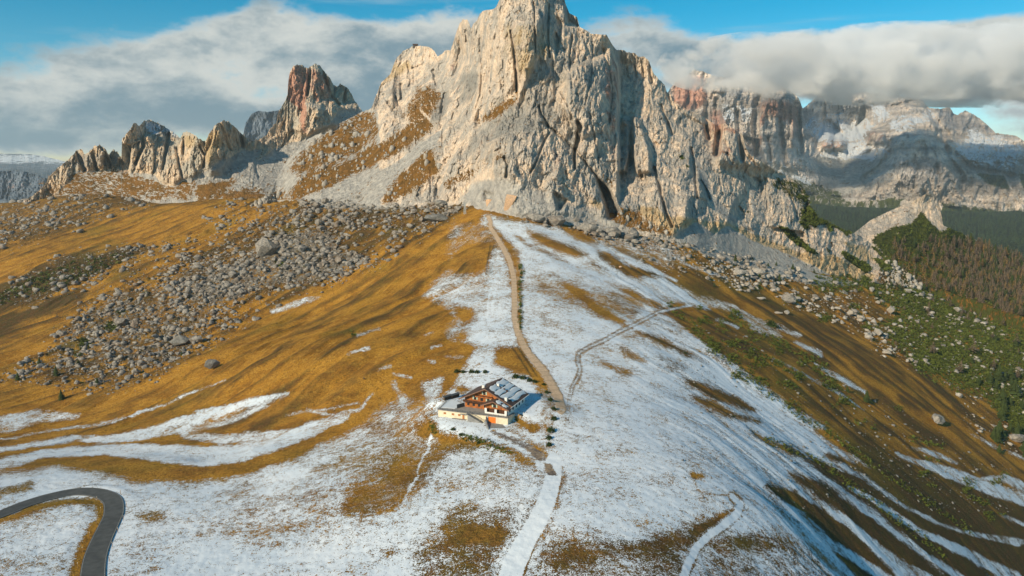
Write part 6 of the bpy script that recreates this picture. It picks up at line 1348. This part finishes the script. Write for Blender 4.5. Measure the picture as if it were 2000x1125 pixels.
# ------------------------------------------------------------------ cloud bank on the massif
def cloud(name, u0, u1, yc, depth, z0, z1, dens, seed, label):
    nx, ny, nz = 28, 8, 8; bm = bmesh.new(); bmesh.ops.create_icosphere(bm, subdivisions=4, radius=1.0)
    cx = (u0 + u1) / 2 * yc; hx = (u1 - u0) / 2 * yc; cz = (z0 + z1) / 2; hz = (z1 - z0) / 2
    for v in bm.verts:
        d = v.co; k = 1.0; v.co = Vector((math.copysign(abs(d.x) ** .8, d.x) * hx * k, math.copysign(abs(d.y) ** .8, d.y) * depth / 2 * k, math.copysign(abs(d.z) ** .75, d.z) * hz * k))
    me = bpy.data.meshes.new(name); bm.to_mesh(me); bm.free(); o = bpy.data.objects.new(name, me); C.objects.link(o); o.location = (cx, yc, cz); tag(o, label, 'cloud', None, 'stuff')
    mt = bpy.data.materials.new(name); mt.use_nodes = True; nt = NT(mt.node_tree); nt.n.clear()
    co = nt.new('ShaderNodeTexCoord').outputs['Object']
    nrm = nt.map(co, (1 / hx, 2 / depth, 1 / hz)); ln = nt.new('ShaderNodeVectorMath', operation='LENGTH'); nt.put(ln.inputs[0], nrm); r = ln.outputs['Value']
    n = nt.noise(nt.map(co, (1, 1, 1.5), loc=(seed * 311.0, 0, 0)), 1 / 270.0, 6, 0.58); n2 = nt.noise(co, 1 / 95.0, 4, 0.6)
    q = nt.add(nt.sub(1.0, r), nt.add(nt.mul(nt.sub(n, 0.5), 2.5), nt.mul(nt.sub(n2, 0.5), 0.6)))
    dn = nt.mul(nt.ramp(q, 0.04, 0.20), dens)
    pv = nt.new('ShaderNodeVolumePrincipled'); nt.put(pv.inputs['Density'], dn); pv.inputs['Color'].default_value = (.972, .986, 1.0, 1); pv.inputs['Anisotropy'].default_value = 0.0
    out = nt.new('ShaderNodeOutputMaterial'); nt.l.new(pv.outputs[0], out.inputs['Volume']); me.materials.append(mt); mt.cycles.volume_step_rate = 1.0
    return o
cloud('cloud', .19, 1.15, 4450, 900, 335, 810, 0.010, 1, 'long grey-white cloud bank resting on the summits of the eastern massif')
# ------------------------------------------------------------------ haze
hz = MB().box(-15500, 15500, -600, 14800, -1100, 640).build('haze', plain('haze', (1, 1, 1)), None); tag(hz, None, None, None, 'stuff')
mt = bpy.data.materials.new('haze air'); mt.use_nodes = True; nt = NT(mt.node_tree); nt.n.clear(); pv = nt.new('ShaderNodeVolumePrincipled')
pv.inputs['Density'].default_value = 3.3e-5; pv.inputs['Color'].default_value = (.70, .87, .96, 1); pv.inputs['Anisotropy'].default_value = 0.1
out = nt.new('ShaderNodeOutputMaterial'); nt.l.new(pv.outputs[0], out.inputs['Volume']); hz.data.materials[0] = mt
print('all', time.time() - T0)
